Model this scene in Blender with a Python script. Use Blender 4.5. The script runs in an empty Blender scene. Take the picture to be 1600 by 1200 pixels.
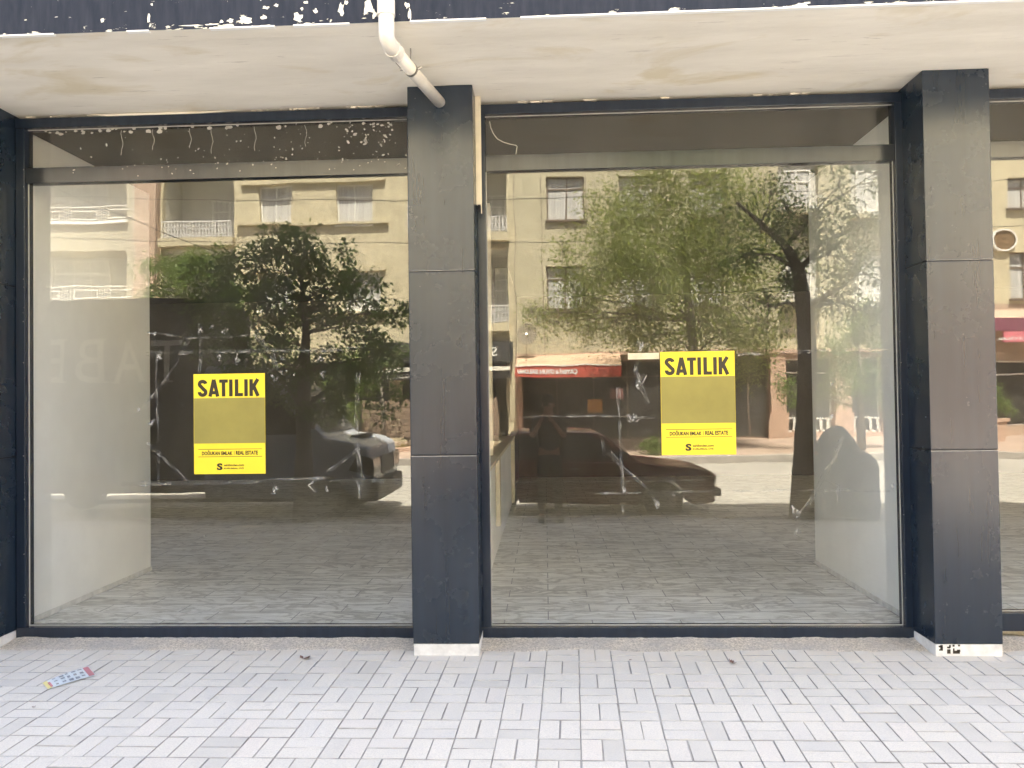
import bpy, math, random
from mathutils import Vector, Matrix, noise
random.seed(7)
C = bpy.context.scene
COL = C.collection
rad = math.radians

# ------------------------------------------------------------------ camera
CAM = Vector((0.0, -5.04, 1.60)); FPX = 1180.0
_y, _p, _r = rad(2.5), rad(1.0), rad(0.78)
FW = Vector((-math.sin(_y)*math.cos(_p), math.cos(_y)*math.cos(_p), math.sin(_p)))
_R0 = Vector((math.cos(_y), math.sin(_y), 0)); _U0 = _R0.cross(FW)
RT = _R0*math.cos(_r) - _U0*math.sin(_r); UP = _R0*math.sin(_r) + _U0*math.cos(_r)
cd = bpy.data.cameras.new('camera'); cam = bpy.data.objects.new('camera', cd); COL.objects.link(cam)
cd.sensor_width = 36; cd.lens = 36*FPX/1600; cd.clip_start = 0.02; cd.clip_end = 800
M = Matrix((RT, UP, -FW)).transposed().to_4x4(); M.translation = CAM
cam.matrix_world = M; C.camera = cam

# ------------------------------------------------------------------ sky, sun, exposure
SUN_EL, SUN_AZ = 66.0, 8.0          # azimuth: degrees from +y towards +x
w = bpy.data.worlds.new('World'); C.world = w; w.use_nodes = True
nt = w.node_tree; nt.nodes.clear()
sk = nt.nodes.new('ShaderNodeTexSky'); sk.sky_type = 'NISHITA'; sk.sun_disc = False
sk.sun_elevation = rad(SUN_EL); sk.sun_rotation = rad(SUN_AZ); sk.dust_density = 5.0; sk.air_density = 0.7; sk.ozone_density = 0.3
bg = nt.nodes.new('ShaderNodeBackground'); bg.inputs[1].default_value = 0.085
wo = nt.nodes.new('ShaderNodeOutputWorld')
nt.links.new(sk.outputs[0], bg.inputs[0]); nt.links.new(bg.outputs[0], wo.inputs[0])
sl = bpy.data.lights.new('sun', 'SUN'); sl.energy = 5.0; sl.angle = rad(0.5); sl.color = (1, .95, .86)
so = bpy.data.objects.new('sun', sl); COL.objects.link(so)
sd = Vector((math.sin(rad(SUN_AZ))*math.cos(rad(SUN_EL)), math.cos(rad(SUN_AZ))*math.cos(rad(SUN_EL)), math.sin(rad(SUN_EL))))
so.rotation_euler = sd.to_track_quat('Z', 'Y').to_euler(); so.location = (0, 10, 40)
C.view_settings.view_transform = 'Standard'; C.view_settings.look = 'None'
C.view_settings.exposure = 3.74; C.view_settings.gamma = 1
C.cycles.max_bounces = 10; C.cycles.transparent_max_bounces = 24; C.cycles.glossy_bounces = 5
C.cycles.diffuse_bounces = 6
C.cycles.use_denoising = True

# ------------------------------------------------------------------ measuring helpers
def ray(px, py): return FW + RT*((px-800)/FPX) - UP*((py-600)/FPX)
def P(px, py, Y):                       # photo point seen directly, on the vertical plane y = Y
    d = ray(px, py); return CAM + d*((Y-CAM.y)/d.y)
def V(px, py, Y):                       # photo point seen mirrored in the glass: real point across the street at y = -Y
    p = P(px, py, Y); return Vector((p.x, -p.y, p.z))
SL = 0.021
def G(px, py):                          # on the sloping pavement z = SL*y
    d = ray(px, py); t = (SL*CAM.y - CAM.z)/(d.z - SL*d.y); return CAM + d*t
def gz(y): return SL*y

# ------------------------------------------------------------------ mesh helpers
class MB:
    def __init__(s): s.v = []; s.f = []; s.m = []
    def face(s, pts, m=0):
        b = len(s.v); s.v += [tuple(p) for p in pts]; s.f.append(tuple(range(b, b+len(pts)))); s.m.append(m)
    def box(s, x0, x1, y0, y1, z0, z1, m=0):
        if x0 > x1: x0, x1 = x1, x0
        if y0 > y1: y0, y1 = y1, y0
        if z0 > z1: z0, z1 = z1, z0
        b = len(s.v)
        s.v += [(x0,y0,z0),(x1,y0,z0),(x1,y1,z0),(x0,y1,z0),(x0,y0,z1),(x1,y0,z1),(x1,y1,z1),(x0,y1,z1)]
        for q in ((0,3,2,1),(4,5,6,7),(0,1,5,4),(1,2,6,5),(2,3,7,6),(3,0,4,7)):
            s.f.append(tuple(b+i for i in q)); s.m.append(m)
        return s
    def tube(s, pts, rs, n=8, m=0, cap=True):
        pts = [Vector(p) for p in pts]
        if not hasattr(rs, '__len__'): rs = [rs]*len(pts)
        b = len(s.v); prev = None
        for i, p in enumerate(pts):
            t = (pts[min(i+1, len(pts)-1)] - pts[max(i-1, 0)]).normalized()
            a = prev if prev is not None else (Vector((0,0,1)) if abs(t.z) < .9 else Vector((1,0,0)))
            u = (a - t*a.dot(t)).normalized(); prev = u; v = t.cross(u)
            for k in range(n):
                an = 2*math.pi*k/n; s.v.append(tuple(p + (u*math.cos(an) + v*math.sin(an))*rs[i]))
        for i in range(len(pts)-1):
            for k in range(n):
                k2 = (k+1) % n
                s.f.append((b+i*n+k, b+i*n+k2, b+(i+1)*n+k2, b+(i+1)*n+k)); s.m.append(m)
        if cap:
            s.f.append(tuple(b+k for k in range(n))[::-1]); s.m.append(m)
            s.f.append(tuple(b+(len(pts)-1)*n+k for k in range(n))); s.m.append(m)
        return s
    def prism(s, poly, y0, y1, m=0):      # polygon in x,z extruded along y
        b = len(s.v); n = len(poly)
        s.v += [(x, y0, z) for x, z in poly] + [(x, y1, z) for x, z in poly]
        s.f.append(tuple(range(b, b+n))); s.m.append(m)
        s.f.append(tuple(range(b+n, b+2*n))[::-1]); s.m.append(m)
        for i in range(n):
            j = (i+1) % n; s.f.append((b+j, b+i, b+n+i, b+n+j)); s.m.append(m)
        return s
    def disc_y(s, cx, cz, r, y0, y1, n=24, m=0):
        return s.prism([(cx+r*math.cos(2*math.pi*k/n), cz+r*math.sin(2*math.pi*k/n)) for k in range(n)], y0, y1, m)
    def build(s, name, mats, parent=None, smooth=False, bevel=0, seg=2):
        me = bpy.data.meshes.new(name); me.from_pydata(s.v, [], s.f)
        if not isinstance(mats, (list, tuple)): mats = [mats]
        for mm in mats: me.materials.append(mm)
        if len(mats) > 1: me.polygons.foreach_set('material_index', s.m)
        if smooth: me.polygons.foreach_set('use_smooth', [True]*len(me.polygons))
        me.validate(); me.update()
        o = bpy.data.objects.new(name, me); COL.objects.link(o)
        if parent: o.parent = parent; o.matrix_parent_inverse = PI(parent)
        if bevel:
            bm_ = o.modifiers.new('bevel', 'BEVEL'); bm_.width = bevel; bm_.segments = seg; bm_.limit_method = 'ANGLE'
        return o
def PI(p):
    m = Matrix.Identity(4); q = p; chain = []
    while q: chain.append(q); q = q.parent
    for q in reversed(chain): m = m @ (q.matrix_parent_inverse @ q.matrix_basis)
    return m.inverted()
def tag(o, label=None, cat=None, group=None, kind=None):
    if label: o['label'] = label
    if cat: o['category'] = cat
    if group: o['group'] = group
    if kind: o['kind'] = kind
    return o
def thing(name, label, cat, loc=(0,0,0), group=None):
    o = bpy.data.objects.new(name, None); COL.objects.link(o); o.location = loc; o.empty_display_size = .2
    return tag(o, label, cat, group)
def struct(o): o['kind'] = 'structure'; return o
def text_fit(name, s, x0, x1, z0, z1, y, mat, parent, facing=-1, off=0.0, shear=0):
    """lettering scaled to a box; facing -1: read from -y side, +1: read from +y side"""
    cu = bpy.data.curves.new('txt', 'FONT'); cu.body = s; cu.offset = off; cu.resolution_u = 3; cu.shear = shear
    t = bpy.data.objects.new('txt', cu); COL.objects.link(t)
    bpy.context.view_layer.update()
    me = bpy.data.meshes.new_from_object(t)
    bpy.data.objects.remove(t); bpy.data.curves.remove(cu)
    xs = [v.co.x for v in me.vertices]; ys = [v.co.y for v in me.vertices]
    ax, bx_, ay, by_ = min(xs), max(xs), min(ys), max(ys)
    for v in me.vertices:
        u = (v.co.x-ax)/(bx_-ax); q = (v.co.y-ay)/(by_-ay)
        if facing > 0: u = 1-u
        v.co = Vector((x0+(x1-x0)*u, y, z0+(z1-z0)*q))
    me.name = name; me.materials.clear(); me.materials.append(mat)
    o = bpy.data.objects.new(name, me); COL.objects.link(o)
    if parent: o.parent = parent; o.matrix_parent_inverse = PI(parent)
    return o

# ------------------------------------------------------------------ materials
def nodes(name):
    m = bpy.data.materials.new(name); m.use_nodes = True; t = m.node_tree
    return m, t, t.nodes['Principled BSDF'], t.nodes['Material Output']
def N(t, typ, **k):
    n = t.nodes.new(typ)
    for a, b in k.items():
        if a in n.inputs.keys() if isinstance(a, str) else False: n.inputs[a].default_value = b
        else: setattr(n, a, b)
    return n
def setin(n, **k):
    for a, b in k.items(): n.inputs[a.replace('_', ' ')].default_value = b
def ramp(t, src, stops):
    r = t.nodes.new('ShaderNodeValToRGB'); e = r.color_ramp.elements
    while len(e) < len(stops): e.new(.5)
    for i, (p, c) in enumerate(stops):
        e[i].position = p; e[i].color = (c, c, c, 1) if not hasattr(c, '__len__') else (*c, 1)
    t.links.new(src, r.inputs[0]); return r.outputs[0]
def coords(t, scale=(1,1,1), rot=(0,0,0), loc=(0,0,0)):
    tc = t.nodes.new('ShaderNodeTexCoord'); mp = t.nodes.new('ShaderNodeMapping')
    mp.inputs['Scale'].default_value = scale; mp.inputs['Rotation'].default_value = rot; mp.inputs['Location'].default_value = loc
    t.links.new(tc.outputs['Object'], mp.inputs[0]); return mp.outputs[0]
def noise_n(t, vec, scale, detail=5, rough=.6, dist=0):
    n = t.nodes.new('ShaderNodeTexNoise'); setin(n, Scale=scale, Detail=detail, Roughness=rough, Distortion=dist)
    t.links.new(vec, n.inputs['Vector']); return n.outputs[0]
def mixc(t, fac, a, b, mode='MIX'):
    n = t.nodes.new('ShaderNodeMix'); n.data_type = 'RGBA'; n.blend_type = mode
    for i, x in ((6, a), (7, b)):
        if hasattr(x, 'links'): t.links.new(x, n.inputs[i])
        else: n.inputs[i].default_value = (*x, 1)
    if hasattr(fac, 'links'): t.links.new(fac, n.inputs[0])
    else: n.inputs[0].default_value = fac
    return n.outputs[2]
def bump(t, h, pb, strength=.3, dist=.01):
    b = t.nodes.new('ShaderNodeBump'); setin(b, Strength=strength, Distance=dist)
    t.links.new(h, b.inputs['Height']); t.links.new(b.outputs[0], pb.inputs['Normal']); return b
def plain(name, c, rough=.6, var=.15, scale=6, metal=0, bmp=.1, bscale=60, bd=.004, spec=.5, stretch=(1,1,1)):
    m, t, pb, o = nodes(name); v = coords(t, stretch)
    n1 = noise_n(t, v, scale)
    lo = tuple(x*(1-var) for x in c); hi = tuple(min(1, x*(1+var)) for x in c)
    t.links.new(mixc(t, ramp(t, n1, ((.3, 0), (.7, 1))), lo, hi), pb.inputs['Base Color'])
    setin(pb, Roughness=rough, Metallic=metal, Specular_IOR_Level=spec)
    if bmp: bump(t, noise_n(t, v, bscale), pb, bmp, bd)
    return m

def mat_paver():
    m, t, pb, o = nodes('pale_concrete_paver'); v = coords(t)
    g = t.nodes.new('ShaderNodeNewGeometry'); rnd = g.outputs['Random Per Island']
    base = ramp(t, rnd, ((0, (.49,.475,.425)), (.3, (.60,.575,.505)), (.6, (.62,.59,.515)), (.85, (.545,.53,.48)), (1, (.63,.585,.515))))
    base = mixc(t, ramp(t, noise_n(t, v, 2.2, 6), ((.35, .0), (.75, .55))), base, (.68,.65,.58))
    base = mixc(t, ramp(t, noise_n(t, v, 160, 3), ((.42, 0), (.62, .5))), base, (.44,.43,.40))
    base = mixc(t, ramp(t, noise_n(t, v, 9, 8, .75), ((.58, 0), (.70, .45))), base, (.40,.385,.36))
    # sandy dirt trodden up against the building
    sp = t.nodes.new('ShaderNodeSeparateXYZ'); t.links.new(v, sp.inputs[0])
    mr = t.nodes.new('ShaderNodeMapRange'); setin(mr, From_Min=-.75, From_Max=-.15); t.links.new(sp.outputs[1], mr.inputs[0])
    mm = t.nodes.new('ShaderNodeMath'); mm.operation = 'MULTIPLY'; t.links.new(mr.outputs[0], mm.inputs[0]); t.links.new(ramp(t, noise_n(t, v, 5, 7), ((.3, .1), (.65, .9))), mm.inputs[1])
    base = mixc(t, mm.outputs[0], base, (.56,.50,.41))
    t.links.new(base, pb.inputs['Base Color']); setin(pb, Roughness=.9, Specular_IOR_Level=.2)
    bump(t, noise_n(t, v, 220, 4), pb, .5, .002); return m
def mat_mortar():
    m, t, pb, o = nodes('gritty_mortar'); v = coords(t)
    n = noise_n(t, v, 75, 6, .8); b = mixc(t, ramp(t, n, ((.38, 0), (.60, 1))), (.38,.33,.26), (.90,.82,.69))
    b = mixc(t, ramp(t, noise_n(t, v, 4), ((.4, 0), (.7, .6))), b, (.45,.44,.42))
    t.links.new(b, pb.inputs['Base Color']); setin(pb, Roughness=.95, Specular_IOR_Level=.1)
    bump(t, noise_n(t, v, 130, 5), pb, 1, .02); return m
def mat_soffit():
    m, t, pb, o = nodes('stained_whitewash'); v = coords(t); vs = coords(t, (.6, 2.5, 1), (0, 0, .12))
    b = mixc(t, ramp(t, noise_n(t, vs, 2.0, 6), ((.3, 0), (.7, 1))), (.74,.70,.61), (.86,.82,.73))
    b = mixc(t, ramp(t, noise_n(t, coords(t, (.8,2,1), (0,0,.5), (3.1,0,0)), 1.3, 5, .6, .6), ((.53, 0), (.66, .8))), b, (.66,.59,.43))
    b = mixc(t, ramp(t, noise_n(t, coords(t, (1,9,1), (0,0,-.45)), 2.4, 8, .7, .3), ((.62, 0), (.68, .35))), b, (.24,.20,.16))
    t.links.new(b, pb.inputs['Base Color']); setin(pb, Roughness=.8, Specular_IOR_Level=.25)
    bump(t, noise_n(t, coords(t, (1,4,1)), 6, 5), pb, .35, .006); return m
def mat_fascia():
    m, t, pb, o = nodes('peeling_navy_paint'); v = coords(t); vs = coords(t, (6, 1, 1))
    b = mixc(t, ramp(t, noise_n(t, vs, 5, 6), ((.3, 0), (.75, 1))), (.016,.021,.034), (.034,.039,.055))
    sp = t.nodes.new('ShaderNodeSeparateXYZ'); t.links.new(v, sp.inputs[0])
    def band(c, a, wd):
        r = t.nodes.new('ShaderNodeMapRange'); s_ = t.nodes.new('ShaderNodeMath'); s_.operation = 'SUBTRACT'; t.links.new(c, s_.inputs[0]); s_.inputs[1].default_value = a
        ab = t.nodes.new('ShaderNodeMath'); ab.operation = 'ABSOLUTE'; t.links.new(s_.outputs[0], ab.inputs[0])
        setin(r, From_Min=wd, From_Max=0, To_Min=-.16, To_Max=.035); t.links.new(ab.outputs[0], r.inputs[0]); return r.outputs[0]
    a = t.nodes.new('ShaderNodeMath'); a.operation = 'ADD'
    t.links.new(noise_n(t, v, 9, 9, .62, .3), a.inputs[0]); t.links.new(band(sp.outputs[0], -1.45, .95), a.inputs[1])
    peel = ramp(t, a.outputs[0], ((.60, 0), (.612, 1)))
    lo = t.nodes.new('ShaderNodeMapRange'); setin(lo, From_Min=3.615, From_Max=3.585, To_Min=.0, To_Max=.10); t.links.new(sp.outputs[2], lo.inputs[0])
    a2 = t.nodes.new('ShaderNodeMath'); a2.operation = 'ADD'; t.links.new(noise_n(t, coords(t, (.6,1,2)), 14, 6, .6), a2.inputs[0]); t.links.new(lo.outputs[0], a2.inputs[1])
    edge = ramp(t, a2.outputs[0], ((.66, 0), (.675, 1)))
    mx = t.nodes.new('ShaderNodeMath'); mx.operation = 'MAXIMUM'; t.links.new(peel, mx.inputs[0]); t.links.new(edge, mx.inputs[1])
    b = mixc(t, mx.outputs[0], b, (.62,.60,.50)); t.links.new(b, pb.inputs['Base Color'])
    setin(pb, Roughness=.7, Specular_IOR_Level=.2); bump(t, mx.outputs[0], pb, .5, -.003); return m
def mat_panel(name, c, rough, spec=.5):
    m, t, pb, o = nodes(name); v = coords(t, (9, 9, .6))
    n = noise_n(t, v, 2, 6); b = mixc(t, ramp(t, n, ((.35, 0), (.75, 1))), c, tuple(x*1.25+.004 for x in c))
    sm = ramp(t, noise_n(t, coords(t), 5, 8, .7), ((.55, 0), (.75, .22)))
    b = mixc(t, sm, b, (.026,.032,.040))
    sc = ramp(t, noise_n(t, coords(t), 45, 2, .4), ((.80, 0), (.82, .4)))
    b = mixc(t, sc, b, (.3,.3,.3))
    t.links.new(b, pb.inputs['Base Color'])
    rr = t.nodes.new('ShaderNodeMapRange'); setin(rr, To_Min=rough*.85, To_Max=rough*1.3); t.links.new(noise_n(t, coords(t), 3, 7), rr.inputs[0]); t.links.new(rr.outputs[0], pb.inputs['Roughness'])
    setin(pb, Specular_IOR_Level=spec); bump(t, noise_n(t, coords(t), 1.2, 2), pb, .05, .02); return m
def mat_glass(name, r0, tint, veil=.015, dirt=.1, wob=.0006):
    m = bpy.data.materials.new(name); m.use_nodes = True; t = m.node_tree; t.nodes.clear()
    o = t.nodes.new('ShaderNodeOutputMaterial'); g = t.nodes.new('ShaderNodeNewGeometry')
    dt = t.nodes.new('ShaderNodeVectorMath'); dt.operation = 'DOT_PRODUCT'; t.links.new(g.outputs['Incoming'], dt.inputs[0]); t.links.new(g.outputs['Normal'], dt.inputs[1])
    def mth(op, a, b=None):
        n = t.nodes.new('ShaderNodeMath'); n.operation = op
        for i, x in enumerate((a, b)):
            if x is None: continue
            if hasattr(x, 'links'): t.links.new(x, n.inputs[i])
            else: n.inputs[i].default_value = x
        return n.outputs[0]
    c = mth('ABSOLUTE', dt.outputs['Value']); om = mth('SUBTRACT', 1, c); p5 = mth('POWER', om, 5)
    fr = mth('ADD', mth('MULTIPLY', p5, 1-r0), r0)
    tr = t.nodes.new('ShaderNodeBsdfTransparent'); tr.inputs[0].default_value = (*tint, 1)
    gl = t.nodes.new('ShaderNodeBsdfGlossy'); gl.inputs['Roughness'].default_value = 0.0; gl.inputs[0].default_value = (1, .985, .93, 1)
    bp = t.nodes.new('ShaderNodeBump'); setin(bp, Strength=1, Distance=wob)
    t.links.new(noise_n(t, coords(t), 2.6, 1, .4), bp.inputs['Height']); t.links.new(bp.outputs[0], gl.inputs['Normal'])
    m1 = t.nodes.new('ShaderNodeMixShader'); t.links.new(fr, m1.inputs[0]); t.links.new(tr.outputs[0], m1.inputs[1]); t.links.new(gl.outputs[0], m1.inputs[2])
    df = t.nodes.new('ShaderNodeBsdfDiffuse'); df.inputs[0].default_value = (.6,.57,.5,1)
    d = ramp(t, noise_n(t, coords(t, (1,1,.5)), 3.5, 8, .7), ((.4, veil), (.85, veil+dirt)))
    m2 = t.nodes.new('ShaderNodeMixShader'); t.links.new(d, m2.inputs[0]); t.links.new(m1.outputs[0], m2.inputs[1]); t.links.new(df.outputs[0], m2.inputs[2])
    t.links.new(m2.outputs[0], o.inputs[0]); return m
def mat_tape():
    m = bpy.data.materials.new('clear_packing_tape'); m.use_nodes = True; t = m.node_tree; t.nodes.clear()
    o = t.nodes.new('ShaderNodeOutputMaterial'); uv = t.nodes.new('ShaderNodeUVMap')
    mp = t.nodes.new('ShaderNodeMapping'); mp.inputs['Scale'].default_value = (5, 55, 1); t.links.new(uv.outputs[0], mp.inputs[0])
    n = noise_n(t, mp.outputs[0], 1, 5, .65, .8)
    mp2 = t.nodes.new('ShaderNodeMapping'); mp2.inputs['Scale'].default_value = (9, 9, 1); t.links.new(uv.outputs[0], mp2.inputs[0])
    n2 = noise_n(t, mp2.outputs[0], 1, 3)
    cr = ramp(t, n, ((.0, .03), (.55, .04), (.60, .5), (.64, .07), (1, .05)))
    k = ramp(t, n2, ((.42, .12), (.62, 1)))
    mu = t.nodes.new('ShaderNodeMath'); mu.operation = 'MULTIPLY'; t.links.new(cr, mu.inputs[0]); t.links.new(k, mu.inputs[1])
    tr = t.nodes.new('ShaderNodeBsdfTransparent'); df = t.nodes.new('ShaderNodeBsdfDiffuse'); df.inputs[0].default_value = (.55,.55,.52,1)
    mx = t.nodes.new('ShaderNodeMixShader'); t.links.new(mu.outputs[0], mx.inputs[0]); t.links.new(tr.outputs[0], mx.inputs[1]); t.links.new(df.outputs[0], mx.inputs[2])
    t.links.new(mx.outputs[0], o.inputs[0]); return m
def mat_leaf(name, c, trans=.35):
    m, t, pb, o = nodes(name); g = t.nodes.new('ShaderNodeNewGeometry')
    b = mixc(t, g.outputs['Random Per Island'], tuple(x*.6 for x in c), tuple(x*1.4 for x in c))
    t.links.new(b, pb.inputs['Base Color']); setin(pb, Roughness=.5, Specular_IOR_Level=.4)
    tl = t.nodes.new('ShaderNodeBsdfTranslucent'); t.links.new(mixc(t, .5, b, (c[0]*2.2, c[1]*2.2, c[2]*.8)), tl.inputs[0])
    mx = t.nodes.new('ShaderNodeMixShader'); mx.inputs[0].default_value = trans
    t.links.new(pb.outputs[0], mx.inputs[1]); t.links.new(tl.outputs[0], mx.inputs[2]); t.links.new(mx.outputs[0], o.inputs[0]); return m
def mat_floor():
    m, t, pb, o = nodes('grey_veined_floor_tile'); tc = t.nodes.new('ShaderNodeTexCoord')
    br = t.nodes.new('ShaderNodeTexBrick'); br.offset = .5
    setin(br, Scale=1, Mortar_Size=.004, Brick_Width=.60, Row_Height=.20, Color1=(1,1,1,1), Color2=(.0,.0,.0,1), Mortar=(.5,.5,.5,1))
    t.links.new(tc.outputs['Object'], br.inputs['Vector'])
    v = coords(t, (1.2, 5, 1), (0, 0, .18)); n = noise_n(t, v, 2.6, 8, .6, 1.4)
    b = mixc(t, ramp(t, n, ((.35, 0), (.65, 1))), (.64,.615,.555), (.86,.84,.78))
    vn = noise_n(t, coords(t, (1.6, 4.5, 1), (0,0,.5)), 1.3, 4, .5, 1.6)
    b = mixc(t, ramp(t, vn, ((.44, 0), (.50, .6), (.57, 0))), b, (.24,.21,.16))
    b = mixc(t, .16, b, br.outputs['Color'], 'OVERLAY')
    b = mixc(t, br.outputs['Fac'], b, (.25,.24,.22))
    t.links.new(b, pb.inputs['Base Color']); setin(pb, Roughness=.38); return m
def mat_wall(name, c, joint=False, var=.12, sc=1.5, streak=True):
    m, t, pb, o = nodes(name); v = coords(t)
    b = mixc(t, ramp(t, noise_n(t, v, sc, 6), ((.3, 0), (.7, 1))), tuple(x*(1-var) for x in c), tuple(min(1, x*(1+var)) for x in c))
    if streak: b = mixc(t, ramp(t, noise_n(t, coords(t, (3,3,.25)), 2.5, 7, .65), ((.52, 0), (.75, .45))), b, tuple(x*.55 for x in c))
    t.links.new(b, pb.inputs['Base Color']); setin(pb, Roughness=.9, Specular_IOR_Level=.2)
    bump(t, noise_n(t, coords(t, (1,1,2.2)), 14, 6), pb, .8, .03); return m

MT = {}
MT['paver'] = mat_paver(); MT['mortar'] = mat_mortar(); MT['soffit'] = mat_soffit(); MT['fascia'] = mat_fascia()
MT['panel'] = mat_panel('charcoal_navy_panel', (.008,.016,.028), .25, .62)
MT['frame'] = mat_panel('navy_aluminium', (.010,.017,.030), .22, .5)
MT['bar'] = mat_panel('glossy_dark_aluminium', (.014,.018,.024), .16, .55)
MT['glass'] = mat_glass('shop_glass', .046, (.985,.992,.985), .004, .03)
MT['glass2'] = mat_glass('dusty_transom_glass', .040, (.9,.9,.88), .006, .05)
MT['tape'] = mat_tape()
MT['floor'] = mat_floor()
MT['sand'] = plain('joint_sand', (.36,.345,.32), .95, .35, 7)
MT['joint'] = plain('dusty_darkened_joint', (.38,.365,.335), .95, .4, 6)  # dirt tone on paver sides, darkened so street-lit edges read grey
MT['asphalt'] = plain('worn_asphalt', (.33,.31,.27), .9, .15, 1.2, bmp=.4, bscale=90)
MT['kerb'] = plain('concrete_kerb', (.35,.32,.28), .9, .2, 5)
MT['farpave'] = plain('reddish_pavement', (.36,.27,.21), .9, .2, 1.5)
MT['whitewall'] = plain('white_plaster', (.84,.84,.81), .75, .06, 1.4, bmp=.25, bscale=7, bd=.01)
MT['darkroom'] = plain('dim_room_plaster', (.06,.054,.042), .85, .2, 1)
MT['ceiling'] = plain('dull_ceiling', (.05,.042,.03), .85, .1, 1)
MT['base'] = plain('chipped_white_plinth', (.66,.65,.62), .8, .18, 14, bmp=.5, bscale=40)
MT['pvc'] = plain('white_pvc', (.62,.59,.53), .35, .12, 8, bmp=.05)
MT['navypipe'] = plain('navy_painted_pipe', (.03,.037,.07), .45, .2, 8)
MT['black'] = plain('matte_black', (.012,.012,.014), .5, .2, 9)
MT['rubber'] = plain('black_rubber', (.015,.015,.015), .8, .2, 20)
MT['steel'] = plain('galvanised_steel', (.35,.34,.32), .35, .1, 20, metal=.9)
MT['cream'] = plain('cream_trim', (.66,.60,.46), .6, .1, 8)
MT['yellow'] = plain('yellow_poster_paper', (.86,.66,.03), .6, .03, 5, bmp=0)
MT['mustard'] = plain('mustard_print', (.27,.232,.05), .6, .14, 3, bmp=0)
MT['ink'] = plain('black_print', (.025,.018,.008), .5, .1, 8, bmp=0)
MT['white'] = plain('white_paint', (.78,.77,.74), .5, .08, 8)
MT['silicone'] = plain('pale_silicone', (.40,.39,.36), .5, .15, 20)
MT['barepatch'] = plain('bare_plaster_patch', (.74,.72,.62), .85, .12, 30, bmp=.5, bscale=60)
MT['crack'] = plain('dark_brown_gap', (.03,.02,.012), .95, .4, 20)  # dark brown fill for the gap between soffit and frame heads

# ------------------------------------------------------------------ ground
bed = MB(); bed.face([(-9, .0, gz(0)-.0065), (-9, -5.72, gz(-5.72)-.0065), (9.5, -5.72, gz(-5.72)-.0065), (9.5, .0, gz(0)-.0065)])
struct(bed.build('pavement_bed', MT['sand']))
pv = MB(); rnd = random.Random(3); SK = 0.036
o0 = G(853, 1033)
def gxy(x, y, dz=0): return (x + SK*(y-o0.y), y, gz(y)+dz)
for j in range(-5, 24):
    for i in range(-42, 44):
        cx = o0.x + .2*i; cy = o0.y - .2*j
        if cy < -.14 - 0 and cy-.2 > -5.72 or False:
            pass
        if cy > -.12: continue
        if cy - .2 < -5.73: continue
        jog = .0
        parts = [(cx, cx+.1, cy-.2, cy), (cx+.1, cx+.2, cy-.2, cy)] if (i+j) % 2 == 0 else [(cx, cx+.2, cy-.1, cy), (cx, cx+.2, cy-.2, cy-.1)]
        for (a, b_, c, d) in parts:
            g = .0011 + rnd.random()*.0015; gy = .0017+rnd.random()*.0021; bv = .0022; h = rnd.uniform(-.0016, .0012)
            dx, dy = rnd.uniform(-.0015, .0015), rnd.uniform(-.0015, .0015)
            a += g+dx; b_ += -g+dx; c += gy+dy; d += -gy+dy
            t1, t2, t3, t4 = [h+rnd.uniform(-.0009, .0009) for _ in range(4)]
            top = [gxy(a+bv, c+bv, t1), gxy(b_-bv, c+bv, t2), gxy(b_-bv, d-bv, t3), gxy(a+bv, d-bv, t4)]
            rim = [gxy(a, c, t1-.003), gxy(b_, c, t2-.003), gxy(b_, d, t3-.003), gxy(a, d, t4-.003)]
            bot = [gxy(a, c, -.03), gxy(b_, c, -.03), gxy(b_, d, -.03), gxy(a, d, -.03)]
            B = len(pv.v); pv.v += top+rim+bot
            pv.f.append((B, B+1, B+2, B+3)); pv.m.append(0)
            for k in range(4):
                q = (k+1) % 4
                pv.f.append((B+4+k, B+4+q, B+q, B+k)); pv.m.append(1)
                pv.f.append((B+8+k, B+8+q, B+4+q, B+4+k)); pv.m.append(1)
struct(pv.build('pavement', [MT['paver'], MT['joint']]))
# mortar fillet along the shopfront
mo = MB(); xs = [-9+.03*k for k in range(int(18/.03))]
rows = []
for x in xs:
    e = -.215 + .045*noise.noise(Vector((x*2.3, 0, 0))) + .022*noise.noise(Vector((x*13, 4, 0)))
    hh = .022 + .009*noise.noise(Vector((x*5, 7, 0))) + .006*noise.noise(Vector((x*21, 2, 0)))
    rows.append([(x, .03, hh-.004), (x, -.035, hh), (x, -.10, hh*.42), (x, e, .0035+gz(e)), (x, e-.03, gz(e-.03)-.004)])
for i in range(len(rows)-1):
    for k in range(4): mo.face([rows[i][k+1], rows[i+1][k+1], rows[i+1][k], rows[i][k]])
struct(mo.build('mortar_strip', MT['mortar'], smooth=True))
kb = MB(); kb.box(-30, 30, -5.90, -5.735, -.32, gz(-5.8)+.004); struct(kb.build('near_kerb', MT['kerb'], bevel=.015))
sd_ = MB()
for a, b_ in ((-30, -9.02), (9.52, 30)): sd_.box(a, b_, -5.73, -.0, -.4, -.06)
struct(sd_.build('outer_pavement', MT['sand']))
gr = MB(); gr.face([(-300, -300, -.45), (300, -300, -.45), (300, 300, -.45), (-300, 300, -.45)]); struct(gr.build('ground', MT['asphalt']))
rd = MB()
for a, b_, za, zb in ((-5.90, -11, -.275, -.22), (-11, -16.3, -.22, -.30)):
    rd.face([(-60, b_, zb), (60, b_, zb), (60, a, za), (-60, a, za)])
struct(rd.build('road', MT['asphalt']))
kb = MB(); kb.box(-60, 60, -16.45, -16.3, -.4, -.095); struct(kb.build('far_kerb', MT['kerb'], bevel=.02))
fp = MB(); fp.face([(-60, -21.3, .06), (60, -21.3, .06), (60, -16.45, -.10), (-60, -16.45, -.10)][::-1]); struct(fp.build('far_pavement', MT['farpave']))
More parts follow.
